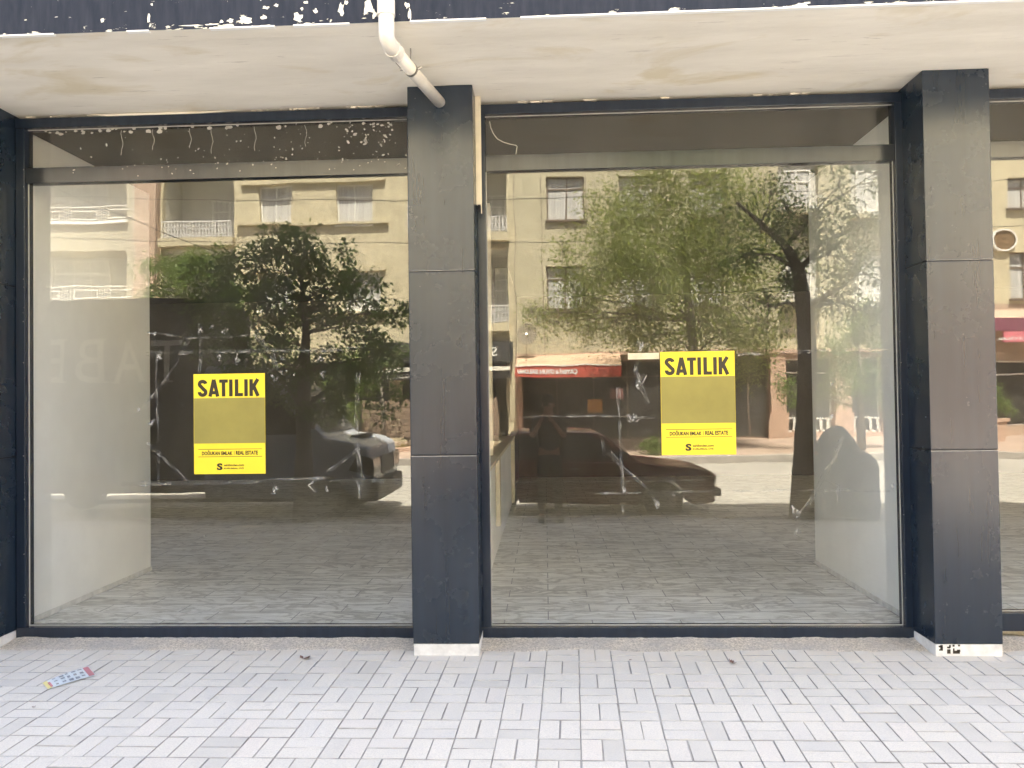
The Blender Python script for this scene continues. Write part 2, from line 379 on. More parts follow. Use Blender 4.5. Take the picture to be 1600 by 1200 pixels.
for p_ in fp.f: pass

# ------------------------------------------------------------------ the shop building
B1 = thing('shop_building', 'dark panelled shop building with peeling navy fascia and two big glazed bays', 'building')
SZ = 3.578; FY = -1.14
up = MB(); nseg = 120
ub = MB()
for k in range(nseg):     # lower edge slightly ragged
    x0 = -14+28*k/nseg; x1 = -14+28*(k+1)/nseg
    z0 = SZ+.004*noise.noise(Vector((x0*4, 0, 1))); z1 = SZ+.004*noise.noise(Vector((x1*4, 0, 1)))
    ub.face([(x0, FY, z0), (x1, FY, z1), (x1, FY, 15.0), (x0, FY, 15.0)])
ub.face([(-14, FY, 15), (14, FY, 15), (14, 10, 15), (-14, 10, 15)])
ub.face([(-14, FY, SZ), (-14, FY, 15), (-14, 10, 15), (-14, 10, SZ)]); ub.face([(14, FY, 15), (14, FY, SZ), (14, 10, SZ), (14, 10, 15)])
ub.face([(-14, 10, 0), (-14, 10, 15), (14, 10, 15), (14, 10, 0)])
ub.build('upper_facade', MT['fascia'], B1)
sf = MB(); NX, NY = 200, 10
def sz(x, y): return SZ + .006*noise.noise(Vector((x*1.3, y*3, 0))) + .0025*noise.noise(Vector((x*6, y*11, 3)))
for i in range(NX):
    for j in range(NY):
        a = -14+28*i/NX; b_ = -14+28*(i+1)/NX; c = FY+1.16*j/NY; d = FY+1.16*(j+1)/NY
        sf.v += [(a, c, sz(a, c) if j else SZ+.001), (a, d, sz(a, d)), (b_, d, sz(b_, d)), (b_, c, sz(b_, c) if j else SZ+.001)]
        q = len(sf.v); sf.f.append((q-4, q-3, q-2, q-1)); sf.m.append(0)
sf.build('soffit', MT['soffit'], B1, smooth=True)
# drip edge of bare plaster along the fascia bottom
lip = MB(); lip.box(-.1, 14, FY-.004, FY+.02, SZ-.004, SZ+.0035); [lip.box(a_, a_+w_, FY-.004, FY+.02, SZ-.004, SZ+.003) for a_, w_ in ((-2.9, .3), (-2.2, .12), (-1.75, .35), (-1.3, .3), (-.68, .4))]; lip.build('plaster_edge', MT['whitewall'], B1)
for (px, py, w_, h_) in ((160,32,3,4),(232,30,3,9),(237,7,2,3),(360,32,7,4),(383,32,12,6),(346,34,4,3),(415,12,6,3),(432,8,5,3),(412,27,5,4),(466,28,9,9),(472,14,3,3),(478,4,4,3),(493,17,4,4),(533,14,5,12),(540,4,4,5),(575,12,9,14),(585,22,4,9),(636,8,4,6),(640,22,3,12),(684,31,3,2),(697,32,2,1.5),(300,40,22,1.5),(330,38,12,1.5),(415,40,14,1.5),(480,38,12,3)):
    c = P(px, py, FY-.0006); m_ = MB(); n_ = 11; rp = random.Random(px*7+py); pp = []
    for k in range(n_):
        a_ = 2*math.pi*k/n_; q_ = rp.uniform(.45, 1.15); pp.append((c.x+math.cos(a_)*q_*w_*.0033, c.z+math.sin(a_)*q_*h_*.0033))
    m_.prism(pp, FY-.0012, FY+.001); m_.build('bare_patch', MT['barepatch'], B1)
blk = MB(); blk.box(-14, 14, .012, .20, 3.556, 3.62); blk.build('lintel', MT['crack'], B1)
# ragged foam and plaster at the head of the frames
rg = MB(); r2 = random.Random(5); x = -3.56
while x < 2.3:
    wd = r2.uniform(.02, .12)
    if not (-.87 < x < -.38) and (r2.random() < (.75 if x < -1 else .35)):
        h = r2.uniform(.004, .013)
        rg = MB(); rg.prism([(x, 3.579), (x+wd*.2, 3.579-h), (x+wd*.7, 3.579-h*r2.uniform(.4, 1)), (x+wd, 3.579)], -.02, .015); rg.build('loose_plaster', MT['soffit'], B1)
    x += wd
rg = MB(); rg.prism([(-3.10, 3.573), (-2.95, 3.557), (-2.75, 3.546), (-2.55, 3.542), (-2.42, 3.545), (-2.25, 3.562), (-2.0, 3.572)], -.034, -.018)
rg.build('loose_plaster', MT['soffit'], B1)

def pillar(x0, x1, marks=False):
    body = MB(); body.box(x0+.006, x1-.006, -.312, .05, .07, SZ+.004)
    pl = body.build('pillar', MT['black'], B1)
    for (z0, z1) in ((.066, 1.236), (1.245, 2.396), (2.405, 3.576)):
        c = MB(); c.box(x0, x1, -.32, .04, z0, z1)
        c.build('cladding_panel', MT['panel'], pl, bevel=.003)
    b_ = MB(); b_.box(x0+.002, x1-.002, -.318, -.0, -.02, .064); b_.build('plinth', MT['base'], pl, bevel=.004)
    s_ = MB(); s_.box(x0+.001, x1-.001, -.3205, -.312, 1.2345, 1.2375); s_.build('joint_edge', MT['silicone'], pl); s_ = MB(); s_.box(x0+.001, x1-.001, -.3205, -.312, 2.4035, 2.4055); s_.build('joint_edge', MT['silicone'], pl)
    if marks:
        mk = MB()
        for (a, b2, c, d) in ((.02,.045,.046,.056),(.03,.045,.028,.06),(.022,.045,.026,.034),(.07,.088,.04,.05),(.082,.092,.044,.06),(.07,.09,.008,.034),(.103,.115,.05,.062),(.105,.114,.008,.04),(.114,.145,.008,.026),(.128,.148,.018,.032),(.135,.148,.052,.062)):
            mk = MB(); mk.box(x0+a, x0+b2, -.3192, -.317, c, d); mk.build('printed_mark', MT['ink'], pl)
    return pl
pillar(-4.02, -3.607); pm = pillar(-.846, -.432); pillar(2.345, 2.746, True); pillar(5.55, 5.95); pillar(-7.2, -6.8)

def shop_window(x0, x1, fl, fr, zb=.015, sill=.07, gtop=3.485, dusty=False):
    """x0..x1 is the clear glass; fl, fr frame widths"""
    f = MB(); a, b_ = x0-fl, x1+fr
    f.box(a, b_, -.05, .05, gtop+.004, 3.553)                    # head
    f.box(a, b_, -.05, .05, zb, zb+sill)                         # sill
    f.box(a, x0, -.046, .046, zb+sill, gtop+.004); f.box(x1, b_, -.046, .046, zb+sill, gtop+.004)
    W = f.build('window', MT['frame'], B1, bevel=.003)
    br = MB(); br.box(x0, x1, -.030, .040, 3.112, 3.219); br.build('transom_bar', MT['bar'], W, bevel=.002)
    g = MB(); g.box(x0, x1, 0, .008, zb+sill, 3.112); g.build('glass_pane', MT['glass'], W)
    g = MB(); g.box(x0, x1, 0, .008, 3.219, gtop+.004); g.build('transom_pane', MT['glass2'] if dusty else MT['glass'], W)
    s_ = MB(); t = .005
    for (c, d, z0, z1) in ((x0, x1, zb+sill+.0005, zb+sill+t+.001), (x0, x0+t*.8, zb+sill+t+.001, 3.112), (x1-t*.8, x1, zb+sill+t+.001, 3.112), (x0, x1, gtop-.001, gtop+.0035), (x0, x1, 3.2195, 3.222)):
        s_.box(c, d, -.008, -.0005, z0, z1)
    s_.build('sealant', MT['silicone'], W)
    return W
W1 = shop_window(-3.541, -.90, .062, .05, dusty=True)
W2 = shop_window(-.376, 2.300, .056, .075)
W3 = shop_window(2.80, 5.50, .05, .05, zb=.06, sill=.115)
W4 = shop_window(-6.75, -4.06, .05, .04)

# paint splashes and drips on the left transom glass
sp_ = MB(); r3 = random.Random(11)
def blob(mb, x, z, r, y, elong=1.0, ang=0):
    n = 7; pts = []
    for k in range(n):
        a = 2*math.pi*k/n; rr = r*r3.uniform(.55, 1.2)
        u, v_ = rr*math.cos(a)*elong, rr*math.sin(a)
        pts.append((x+u*math.cos(ang)-v_*math.sin(ang), z+u*math.sin(ang)+v_*math.cos(ang)))
    mb.prism(pts, y, y+.0012)
for k in range(130):
    x = -3.5+2.6*r3.random()**.55; z = r3.uniform(3.13, 3.48)
    blob(sp_, x, z, r3.choice((.002,.003,.003,.004,.006)), -.0016 if z > 3.222 else -.0325, r3.uniform(1, 2), r3.uniform(0, 3))
for k in range(32):
    x = -1.0-.32*r3.random(); z = r3.uniform(3.23, 3.47); blob(sp_, x, z, r3.uniform(.004, .010), -.0017, r3.uniform(1.2, 2.6), r3.uniform(-1, 1.2))
for k in range(34):
    x = r3.uniform(-3.5, -1.0); blob(sp_, x, r3.uniform(3.455, 3.482), r3.uniform(.006, .017), -.0018, 1.3)
for x in (-2.88, -2.66, -2.4, -2.25, -1.95, -1.6):
    z = 3.47; pts = []
    for k in range(7): pts.append((x+.008*math.sin(k*1.3+x), -.001, z)); z -= r3.uniform(.015, .035)
    sp_.tube(pts, .0016, 4)
sp_.build('paint_splashes', MT['silicone'], W1)['kind'] = 'stuff'
# cobwebby ragged deposit along the left jamb
jm = MB()
for k in range(22):
    z = r3.uniform(.1, 3.45); blob(jm, -3.545+r3.uniform(-.006, .004), z, r3.uniform(.001, .0035), -.0475, .6)
for k in range(14):
    z = r3.uniform(.1, 3.45); blob(jm, 2.303+r3.uniform(-.002, .006), z, r3.uniform(.001, .003), -.0475, .6)
jm.build('plaster_specks', MT['silicone'], W1)['kind'] = 'stuff'

# interior
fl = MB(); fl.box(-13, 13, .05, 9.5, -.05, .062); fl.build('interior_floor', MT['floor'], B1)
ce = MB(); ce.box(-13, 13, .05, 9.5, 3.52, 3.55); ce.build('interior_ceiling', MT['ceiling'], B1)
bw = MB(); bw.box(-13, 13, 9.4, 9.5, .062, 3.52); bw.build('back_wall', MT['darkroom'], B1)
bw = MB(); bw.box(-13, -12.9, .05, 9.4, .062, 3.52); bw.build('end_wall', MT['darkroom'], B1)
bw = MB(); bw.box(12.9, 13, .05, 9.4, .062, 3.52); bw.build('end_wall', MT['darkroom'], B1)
def sidewall(a, b_, y1):
    s_ = MB(); s_.box(a, b_, .052, y1, .062, 3.52); o = s_.build('side_wall', MT['whitewall'], B1, bevel=.006)
    k = MB(); k.box(a-.006, b_+.006, .06, y1+.006, .0625, .10); k.build('skirting', MT['base'], o)
    return o
sidewall(-3.92, -3.62, 1.74); sidewall(2.41, 2.68, 1.90)
# low partition with counter between the shops
hw = MB(); hw.box(-.74, -.50, 1.0, 6.1, .062, .995); hwo = hw.build('half_wall', MT['whitewall'], B1, bevel=.004)
cp = MB(); cp.box(-.80, -.455, .98, 6.15, .997, 1.03); cp.build('counter_top', MT['cream'], hwo, bevel=.003)
s_ = MB(); s_.box(-.497, -.455, 2.35, 2.52, .34, .996); s_.build('trim_strip', MT['cream'], hwo)
s_ = MB(); s_.box(-.497, -.455, 5.7, 6.0, .10, .996); s_.build('trim_strip', MT['cream'], hwo)
s_ = MB(); s_.box(-.72, -.52, 2.38, 2.50, 1.031, 3.52); s_.build('post', MT['cream'], B1)
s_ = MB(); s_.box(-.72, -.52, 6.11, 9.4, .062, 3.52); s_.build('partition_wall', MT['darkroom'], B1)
s_ = MB(); s_.box(-.80, -.62, .06, .50, .062, 3.52); s_.build('partition_wall', MT['whitewall'], B1)

r8 = random.Random(31)
for k in range(16):
    px, py = ((320,838),(290,842),(370,830),(258,846),(450,900),(330,885),(1100,860),(1000,905),(905,900),(1190,930),(240,925),(560,870),(1240,900),(850,880),(960,860),(520,960))[k]
    d = ray(px, py); t_ = (.063-CAM.z)/d.z; c = CAM+d*t_; s_ = .03 if k == 0 else r8.uniform(.006, .014); m_ = MB(); n_ = 6
    tp = (c.x, c.y, c.z+s_*.6); ring = [(c.x+s_*math.cos(a)*r8.uniform(.5, 1), c.y+s_*math.sin(a)*r8.uniform(.5, 1), c.z) for a in [6.283*i/n_ for i in range(n_)]]
    for i in range(n_): m_.face([ring[i], ring[(i+1) % n_], tp])
    tag(m_.build('plaster_crumb', MT['base']), 'tiny pale crumb of plaster lying on the shop floor' if k else 'largest pale crumb of plaster on the left shop floor', 'crumb', 'plaster crumbs on the shop floor')

# ------------------------------------------------------------------ rainwater pipe
dp = thing('rainwater_pipe', 'white plastic rainwater pipe elbowing under the soffit into the middle pillar', 'pipe', (-.80, FY-.05, 3.5))
a = Vector((-.795, FY-.048, 0)); r = .036
m_ = MB(); m_.tube([(a.x, a.y, 3.70), (a.x, a.y, 15)], .040, 20); m_.build('downpipe', MT['navypipe'], dp, smooth=True)
end = P(687, 160, -.315)
e1 = Vector((a.x, a.y, 3.52)); kn = Vector((a.x, a.y, 3.45))
d1 = (end-kn).normalized()
pts = [(a.x, a.y, 3.66)] + [e1] + [kn + Vector((0,0,1))*.04*(1-u)**2 + d1*.10*u**2 for u in (.0, .25, .5, .75, 1)]
m_ = MB(); m_.tube(pts, .041, 20); m_.build('elbow', MT['pvc'], dp, smooth=True)
m_ = MB(); m_.tube([(a.x, a.y, 3.585), (a.x, a.y, 3.665)], .046, 20); m_.build('socket', MT['pvc'], dp, smooth=False)
k2 = kn + d1*.10
m_ = MB(); m_.tube([k2-d1*.02, k2+d1*.045], .046, 20); m_.build('socket', MT['pvc'], dp)
m_ = MB(); m_.tube([k2, end+d1*.02], r, 20); pipe_o = m_.build('pipe_run', MT['pvc'], dp, smooth=True)
c_ = kn + d1*.36
m_ = MB(); m_.tube([c_-d1*.010, c_+d1*.010], r+.0035, 20)
m_.tube([c_+Vector((.04,0,0)), c_+Vector((.062,0,.01))], .007, 8); m_.tube([c_-Vector((.04,0,0)), c_-Vector((.062,0,.0))], .007, 8)
m_.tube([c_+Vector((0,0,.035)), (c_.x, c_.y, SZ)], .004, 8)
m_.build('clamp', MT['steel'], dp)
m_ = MB(); m_.tube([end+d1*.004, end+d1*.010], r+.008, 20); m_.build('hole_rim', MT['rubber'], dp)
# printed marking on the pipe
m_ = MB()
for k in range(12):
    q = k2 + d1*(.10+.006*k); m_.box(q.x-.028, q.x-.024, q.y, q.y+.004, q.z-.027, q.z-.0255)
m_.build('pipe_print', MT['ink'], dp)

# plastic trunking beside the middle pillar
tr = thing('cable_trunking', 'cream plastic strip hanging beside the middle pillar with torn wires at its foot', 'cable cover', (-.42, -.10, 2.85))
m_ = MB(); m_.box(-.431, -.402, -.15, -.118, 2.86, 3.57); m_.box(-.401, -.394, -.15, -.140, 2.80, 3.57); m_.build('strip', MT['cream'], tr, bevel=.002)
m_ = MB(); r4 = random.Random(2)
for k in range(6):
    p = Vector((-.418, -.135, 2.86)); pts = [p]
    for q in range(4): p = p+Vector((r4.uniform(-.012, .012), r4.uniform(-.01, .01), r4.uniform(-.022, .005))); pts.append(p)
    m_.tube(pts, .0022, 5)
m_.build('torn_wires', MT['black'], tr)
# curled wire behind right transom glass
m_ = MB(); pts = []
for (px, py) in ((765,190),(767,200),(771,209),(777,217),(786,222),(796,225),(806,227),(808,229),(806,241)):
    pts.append(P(px, py, .03))
m_.tube(pts, .0028, 6); tag(m_.build('loose_wire', MT['pvc'], smooth=True), 'thin pale wire curling behind the transom glass of the right bay', 'wire')

# ------------------------------------------------------------------ sale posters
def stroke(m_, pts, w_, y):
    L, R_ = [], []
    for i, p in enumerate(pts):
        a = pts[max(i-1, 0)]; b_ = pts[min(i+1, len(pts)-1)]; dx, dz = b_[0]-a[0], b_[1]-a[1]; l = math.hypot(dx, dz); nx, nz = -dz/l*w_/2, dx/l*w_/2
        L.append((p[0]+nx, p[1]+nz)); R_.append((p[0]-nx, p[1]-nz))
    for i in range(len(pts)-1): m_.face([(q[0], y, q[1]) for q in (L[i], R_[i], R_[i+1], L[i+1])])
def headline(fx, fz, y, root):
    T, B, S = 158, 335, 37
    A = lambda cx, cy, rx, ry, a0, a1, n=10: [(cx+rx*math.cos(rad(a0+(a1-a0)*k/n)), cy-ry*math.sin(rad(a0+(a1-a0)*k/n))) for k in range(n+1)]
    g = {'S': [A(180, T+45, 33, 27, 5, 210, 12)+A(180, B-46, 33, 29, 60, -188, 14)],
         'A': [[(258, B), (298, T)], [(339, B), (299, T)], [(266, 294), (331, 294)]], 'T': [[(355, T+17), (447, T+17)], [(401, T+20), (401, B)]],
         'I': [[(478, T), (478, B)]], 'L': [[(538, T), (538, B)], [(538, B-17), (605, B-17)]], 'I2': [[(637, T), (637, B)]],
         'K': [[(691, T), (691, B)], [(762, T), (697, 262)], [(715, 228), (764, B)]]}
    sx = (fx(200)-fx(100))/100; sz_ = -(fz(200)-fz(100))/100
    for ch, sts in g.items():
        m_ = MB()
        for k, st in enumerate(sts):
            w_ = S*.92 if abs(st[0][1]-st[-1][1]) < 2 else S; stroke(m_, [(fx(a), fz(b_)) for a, b_ in st], w_*sx, y-.00012*k)
        m_.build('letter', MT['ink'], root)
def poster(c00, c11, label, tilt):
    x0, z0, x1, z1 = c00[0], c00[1], c11[0], c11[1]; Wd = x1-x0; H = z1-z0; y = -.0012
    root = thing('sale_poster', label, 'poster', (x0+Wd/2, y, z0), group='yellow sale posters')
    m_ = MB(); m_.box(x0, x1, y, y+.0006, z0, z1); m_.build('paper', MT['yellow'], root)
    fx = lambda u: x0+Wd*(u-85)/750; fz = lambda v_: z1-H*(v_-98)/1042
    yy = y-.0006
    headline(fx, fz, yy, root)
    m_ = MB(); m_.box(fx(88), fx(833), yy-.0001, yy+.0003, fz(822), fz(350)); m_.build('dull_print_panel', MT['mustard'], root)
    m_ = MB(); m_.box(fx(130), fx(800), yy, yy+.0003, fz(885), fz(880)); m_.box(fx(130), fx(800), yy, yy+.0003, fz(963), fz(958)); m_.build('rule', MT['ink'], root)
    text_fit('agency_line', 'DOĞUKAN EMLAK', fx(168), fx(492), fz(945), fz(893), yy, MT['ink'], root, off=.045)
    m_ = MB(); m_.box(fx(506), fx(510), yy, yy+.0003, fz(945), fz(900)); m_.build('divider', MT['ink'], root)
    text_fit('agency_line', 'REAL ESTATE', fx(525), fx(757), fz(943), fz(900), yy, MT['ink'], root, off=.045)
    text_fit('logo', 'S', fx(325), fx(386), fz(1100), fz(1028), yy, MT['ink'], root, off=.05)
    text_fit('small_print', 'sahibinden.com', fx(400), fx(610), fz(1060), fz(1036), yy, MT['ink'], root, off=.03)
    text_fit('small_print', 'KURUMSAL ÜYE', fx(400), fx(608), fz(1090), fz(1070), yy, MT['ink'], root, off=.03)
    if tilt:
        root.rotation_euler.y = rad(tilt)
poster((-2.389, 1.106), (-1.896, 1.786), 'yellow SATILIK sale poster stuck on the left bay window', 0)
poster((.765, 1.2035), (1.252, 1.886), 'yellow SATILIK sale poster stuck on the right bay window', 0)
# leftover strip of yellow paper
p0, p1 = P(981, 552, .01), P(1030, 561, .01)
m_ = MB(); m_.box(p0.x, p1.x, .0095, .0105, p1.z, p0.z); tag(m_.build('paper_strip', MT['cream']), 'narrow cream paper strip left of the right sale poster', 'paper strip')

# ------------------------------------------------------------------ tape left on the glass
def tape(pix, wpx, label, seed):
    rt = random.Random(seed); pts = [P(a, b_, -.003) for a, b_ in pix]
    # resample
    out = []; L = 0
    for i in range(len(pts)-1):
        n = max(2, int((pts[i+1]-pts[i]).length/.02))
        for k in range(n): out.append(pts[i].lerp(pts[i+1], k/n))
    out.append(pts[-1]); wd = wpx*.9/236/2
    vs, fs, uvs = [], [], []; s = 0
    for i, p in enumerate(out):
        t = (out[min(i+1, len(out)-1)]-out[max(i-1, 0)]).normalized(); nrm = Vector((-t.z, 0, t.x))
        if i: s += (out[i]-out[i-1]).length
        w_ = wd*(.75+.5*noise.noise(Vector((s*9, seed, 0)))); off = .004*noise.noise(Vector((s*4, seed, 9)))
        for q, u in ((-1, 0), (-.3, .35), (.3, .65), (1, 1)):
            c = p+nrm*(q*w_+off); c.y = -.0022-.0016*abs(noise.noise(Vector((s*25, q*3, seed)))); vs.append(c); uvs.append((s+seed*.37, (q+1)*w_))
    for i in range(len(out)-1):
        for k in range(3): fs.append((i*4+k, i*4+k+1, (i+1)*4+k+1, (i+1)*4+k))
    me = bpy.data.meshes.new('tape_strip'); me.from_pydata(vs, [], fs); ul = me.uv_layers.new(name='UVMap')
    for lp in me.loops: ul.data[lp.index].uv = uvs[lp.vertex_index]
    me.materials.append(MT['tape']); o = bpy.data.objects.new('tape_strip', me); COL.objects.link(o)
    so_ = o.modifiers.new('solid', 'SOLIDIFY'); so_.thickness = .0003
    tag(o, label, 'tape', 'clear tape left on the shop windows'); return o
TP = [
 ([(228,553),(330,549),(420,548),(470,548),(560,545)], 9, 'long level clear tape above the left sale poster'),
 ([(190,756),(330,755),(420,751),(500,749),(560,750),(650,755)], 10, 'long level clear tape below the left sale poster'),
 ([(243,530),(244,590),(247,680),(248,762)], 6, 'upright clear tape near the white wall in the left bay'),
 ([(230,692),(255,715),(294,755)], 10, 'slanting clear tape low beside the white wall in the left bay'),
 ([(228,632),(262,590),(295,530),(300,520)], 8, 'slanting clear tape above left of the left sale poster'),
 ([(312,505),(314,560),(310,590)], 7, 'short upright clear tape at the top left of the left sale poster'),
 ([(560,580),(557,650),(558,700),(563,780)], 10, 'upright clear tape right of the left sale poster'),
 ([(562,700),(530,725),(482,758),(498,768)], 9, 'slanting clear tape below the hood of the mirrored truck'),
 ([(558,700),(566,730),(568,765)], 6, 'short clear tape crossing the upright one in the left bay'),
 ([(392,510),(405,530),(425,552),(432,580)], 12, 'crumpled clear tape at the top right of the left sale poster'),
 ([(800,654),(860,650),(960,650),(1026,653)], 5, 'thin level clear tape left of the right sale poster'),
 ([(966,605),(968,650),(971,720),(974,800)], 8, 'upright clear tape left of the right sale poster'),
 ([(952,706),(975,733),(1010,762),(1030,788)], 9, 'slanting clear tape crossing over the mirrored red car'),
 ([(925,770),(970,771),(1050,769),(1130,767),(1290,766),(1390,768)], 6, 'long level clear tape low across the right bay'),
 ([(1000,530),(994,580),(1000,600),(1012,632)], 12, 'crumpled clear tape beside the top of the right sale poster'),
 ([(1008,585),(990,620)], 10, 'short crumpled clear tape forking beside the right sale poster'),
 ([(1150,554),(1230,551),(1300,547),(1390,546)], 8, 'level clear tape right of the right sale poster'),
 ([(1318,682),(1305,715),(1282,752),(1262,790),(1240,810)], 11, 'long slanting clear tape over the right white wall'),
 ([(1290,750),(1310,760),(1310,785)], 9, 'short clear tape fork low on the right white wall'),
 ([(230,520),(300,528),(400,524)], 5, 'thin clear tape near the top of the tape frame in the left bay'),
 ([(942,688),(944,715)], 8, 'short upright scrap tape left of the right sale poster'),
]
for i, (a, b_, c) in enumerate(TP): tape(a, b_, c, i+1)
MT['scrap'] = plain('torn_white_backing', (.55,.55,.52), .6, .3, 50, bmp=.5)
def scrap(px, py, s, label, grp, seed):
    if seed % 3 == 1: return
    s *= .75
    rs = random.Random(seed); m_ = MB(); c = P(px, py, -.004)
    for k in range(5):
        a = rs.uniform(0, 6.28); d = rs.uniform(.0, .6)*s; cx, cz = c.x+d*math.cos(a), c.z+d*math.sin(a)
        w_, h_, th = rs.uniform(.15, .5)*s, rs.uniform(.5, 1.4)*s, rs.uniform(-1, 1)
        q = []
        for (u, v_) in ((-1,-1),(1,-.8),(.8,1),(-.6,.9)):
            X = u*w_/2; Z = v_*h_/2; q.append((cx+X*math.cos(th)-Z*math.sin(th), -.003-rs.uniform(0, .006), cz+X*math.sin(th)+Z*math.cos(th)))
        m_.face(q)
    o = m_.build('tape_scrap', MT['tape2']); tag(o, label, 'tape scrap', grp)
def mat_t2():
    m, t, pb, o = nodes('crinkled_clear_tape'); tr_ = t.nodes.new('ShaderNodeBsdfTransparent')
    mx = t.nodes.new('ShaderNodeMixShader'); setin(pb, Base_Color=(.7,.7,.67,1), Roughness=.25)
    t.links.new(ramp(t, noise_n(t, coords(t), 90, 4), ((.45, .03), (.68, .5))), mx.inputs[0]); t.links.new(tr_.outputs[0], mx.inputs[1]); t.links.new(pb.outputs[0], mx.inputs[2]); t.links.new(mx.outputs[0], o.inputs[0]); return m
MT['tape2'] = mat_t2()
for i, (px, py, s) in enumerate(((243,521,.03),(248,555,.06),(262,560,.05),(238,660,.05),(312,515,.05),(310,565,.05),(330,510,.04),(352,517,.04),(352,540,.05),(343,560,.04),(372,562,.07),(395,545,.07),(442,560,.04),(500,560,.05),(527,555,.05),(504,585,.05),(217,640,.04),(213,550,.03),(430,762,.06),(510,763,.05),(246,768,.06),(247,633,.02),(284,633,.02),(540,640,.07),(430,590,.05))):
    scrap(px, py, s, 'small crinkled scrap of clear tape stuck on the left bay glass', 'tape scraps on the left bay glass', i+50)
for i, (px, py, s) in enumerate(((995,600,.06),(1005,615,.05),(990,655,.08),(1000,540,.06),(930,770,.04),(1052,771,.04),(1245,800,.07),(1310,760,.04),(1395,760,.04),(1298,600,.03),(1272,575,.03),(1300,650,.03),(1028,790,.04),(1265,660,.03),(1245,830,.05),(975,765,.04))):
    scrap(px, py, s, 'small crinkled scrap of clear tape stuck on the right bay glass', 'tape scraps on the right bay glass', i+90)

# ------------------------------------------------------------------ litter on the pavement
lf = thing('leaflet', 'small white printed leaflet with red and yellow ends lying on the pale pavers', 'leaflet', tuple(G(105, 1062)))
q0, q1, q2, q3 = [G(*p) for p in ((66,1068),(75,1078),(150,1056),(138,1042))]
def lq(u, v_, h=.004): 
    p = (q0.lerp(q3, u)).lerp(q1.lerp(q2, u), v_); return (p.x, p.y, p.z+h+.006*math.sin(u*3.1)*(1+.5*math.sin(v_*4)))
def lpatch(name, u0, u1, v0, v1, mat, h, par=lf):
    m_ = MB(); n = 8
    for k in range(n):
        a, b_ = u0+(u1-u0)*k/n, u0+(u1-u0)*(k+1)/n
        m_.face([lq(a, v0, h), lq(a, v1, h), lq(b_, v1, h), lq(b_, v0, h)])
    return m_.build(name, mat, par)
MT['lwhite'] = plain('glossy_leaflet_paper', (.62,.68,.70), .35, .05, 9); MT['lred'] = plain('red_print', (.50,.20,.22), .4, .1, 9); MT['lyel'] = plain('yellow_print', (.75,.66,.28), .4, .1, 9)
MT['lgrey'] = plain('grey_print', (.22,.25,.28), .4, .5, 40)
lpatch('sheet', .0, 1, 0, 1, MT['lwhite'], .004); lpatch('red_band', .86, .985, .04, .96, MT['lred'], .0055); lpatch('yellow_band', .0, .09, .02, .98, MT['lyel'], .0055)
lpatch('red_box', .07, .12, .3, .9, MT['lred'], .0065)
r5 = random.Random(4)
for i in range(5):
    for j in range(3):
        u = .19+i*.135; v_ = .08+j*.32; lpatch('printed_picture', u, u+r5.uniform(.05, .1), v_, v_+r5.uniform(.08, .2), MT['lgrey'], .0055)
MT['dleaf'] = plain('dry_brown_leaf', (.16,.09,.07), .8, .3, 30)
def dryleaf(px, py, s, label):
    c = G(px, py); m_ = MB(); rs = random.Random(px)
    for k in range(6):
        a = rs.uniform(0, 6.28); p = [Vector((0,0,0)), Vector((math.cos(a-.4), math.sin(a-.4), .2))*s*.6, Vector((math.cos(a), math.sin(a), rs.uniform(.1,.7)))*s, Vector((math.cos(a+.5), math.sin(a+.5), .15))*s*.6]
        m_.face([c+q+Vector((0,0,.004)) for q in p])
    tag(m_.build('dry_leaf', MT['dleaf']), label, 'leaf', 'dry leaves on the pavement')
dryleaf(474, 1030, .045, 'crumpled reddish brown dry leaf on the pavers left of the middle pillar')
dryleaf(447, 1064, .012, 'tiny brown leaf fragment on the pavers below the left bay')
dryleaf(1145, 1037, .03, 'small grey dry leaf on the pavers below the right bay')
dryleaf(985, 1032, .010, 'tiny dark crumb on the pavers below the right sale poster')
dryleaf(53, 1106, .010, 'tiny dark crumb on the pavers near the leaflet')

# ------------------------------------------------------------------ across the street: helpers
FYF = -21.3
def F2(px, py, Y=21.3): p = V(px, py, Y); return p.x, p.z
def wall_open(mb, x0, x1, z0, z1, y, ops, depth=.25, m=0, mr=0):
    """wall facing +y with rectangular openings (x0,x1,z0,z1); reveals go back to y-depth"""
    xs = sorted(set([x0, x1]+[min(max(v, x0), x1) for o in ops for v in o[:2]])); zs = sorted(set([z0, z1]+[min(max(v, z0), z1) for o in ops for v in o[2:4]]))
    def hole(i, j):
        if not (0 <= i < len(xs)-1 and 0 <= j < len(zs)-1): return False
        cx, cz = (xs[i]+xs[i+1])/2, (zs[j]+zs[j+1])/2
        return any(o[0] < cx < o[1] and o[2] < cz < o[3] for o in ops)
    for i in range(len(xs)-1):
        for j in range(len(zs)-1):
            a, b_, c, d = xs[i], xs[i+1], zs[j], zs[j+1]
            if hole(i, j): continue
            mb.face([(b_, y, c), (a, y, c), (a, y, d), (b_, y, d)], m)
            if hole(i-1, j): mb.face([(a, y, c), (a, y-depth, c), (a, y-depth, d), (a, y, d)], mr)
            if hole(i+1, j): mb.face([(b_, y-depth, c), (b_, y, c), (b_, y, d), (b_, y-depth, d)], mr)
            if hole(i, j-1): mb.face([(a, y, c), (b_, y, c), (b_, y-depth, c), (a, y-depth, c)], mr)
            if hole(i, j+1): mb.face([(a, y-depth, d), (b_, y-depth, d), (b_, y, d), (a, y, d)], mr)
MT['pane'] = plain('curtained_window_glass', (.16,.15,.14), .08, .3, 2, bmp=0, spec=.8)
MT['curtain'] = plain('net_curtain', (.50,.49,.46), .8, .35, 1.2, bmp=0, stretch=(9, 1, .3))
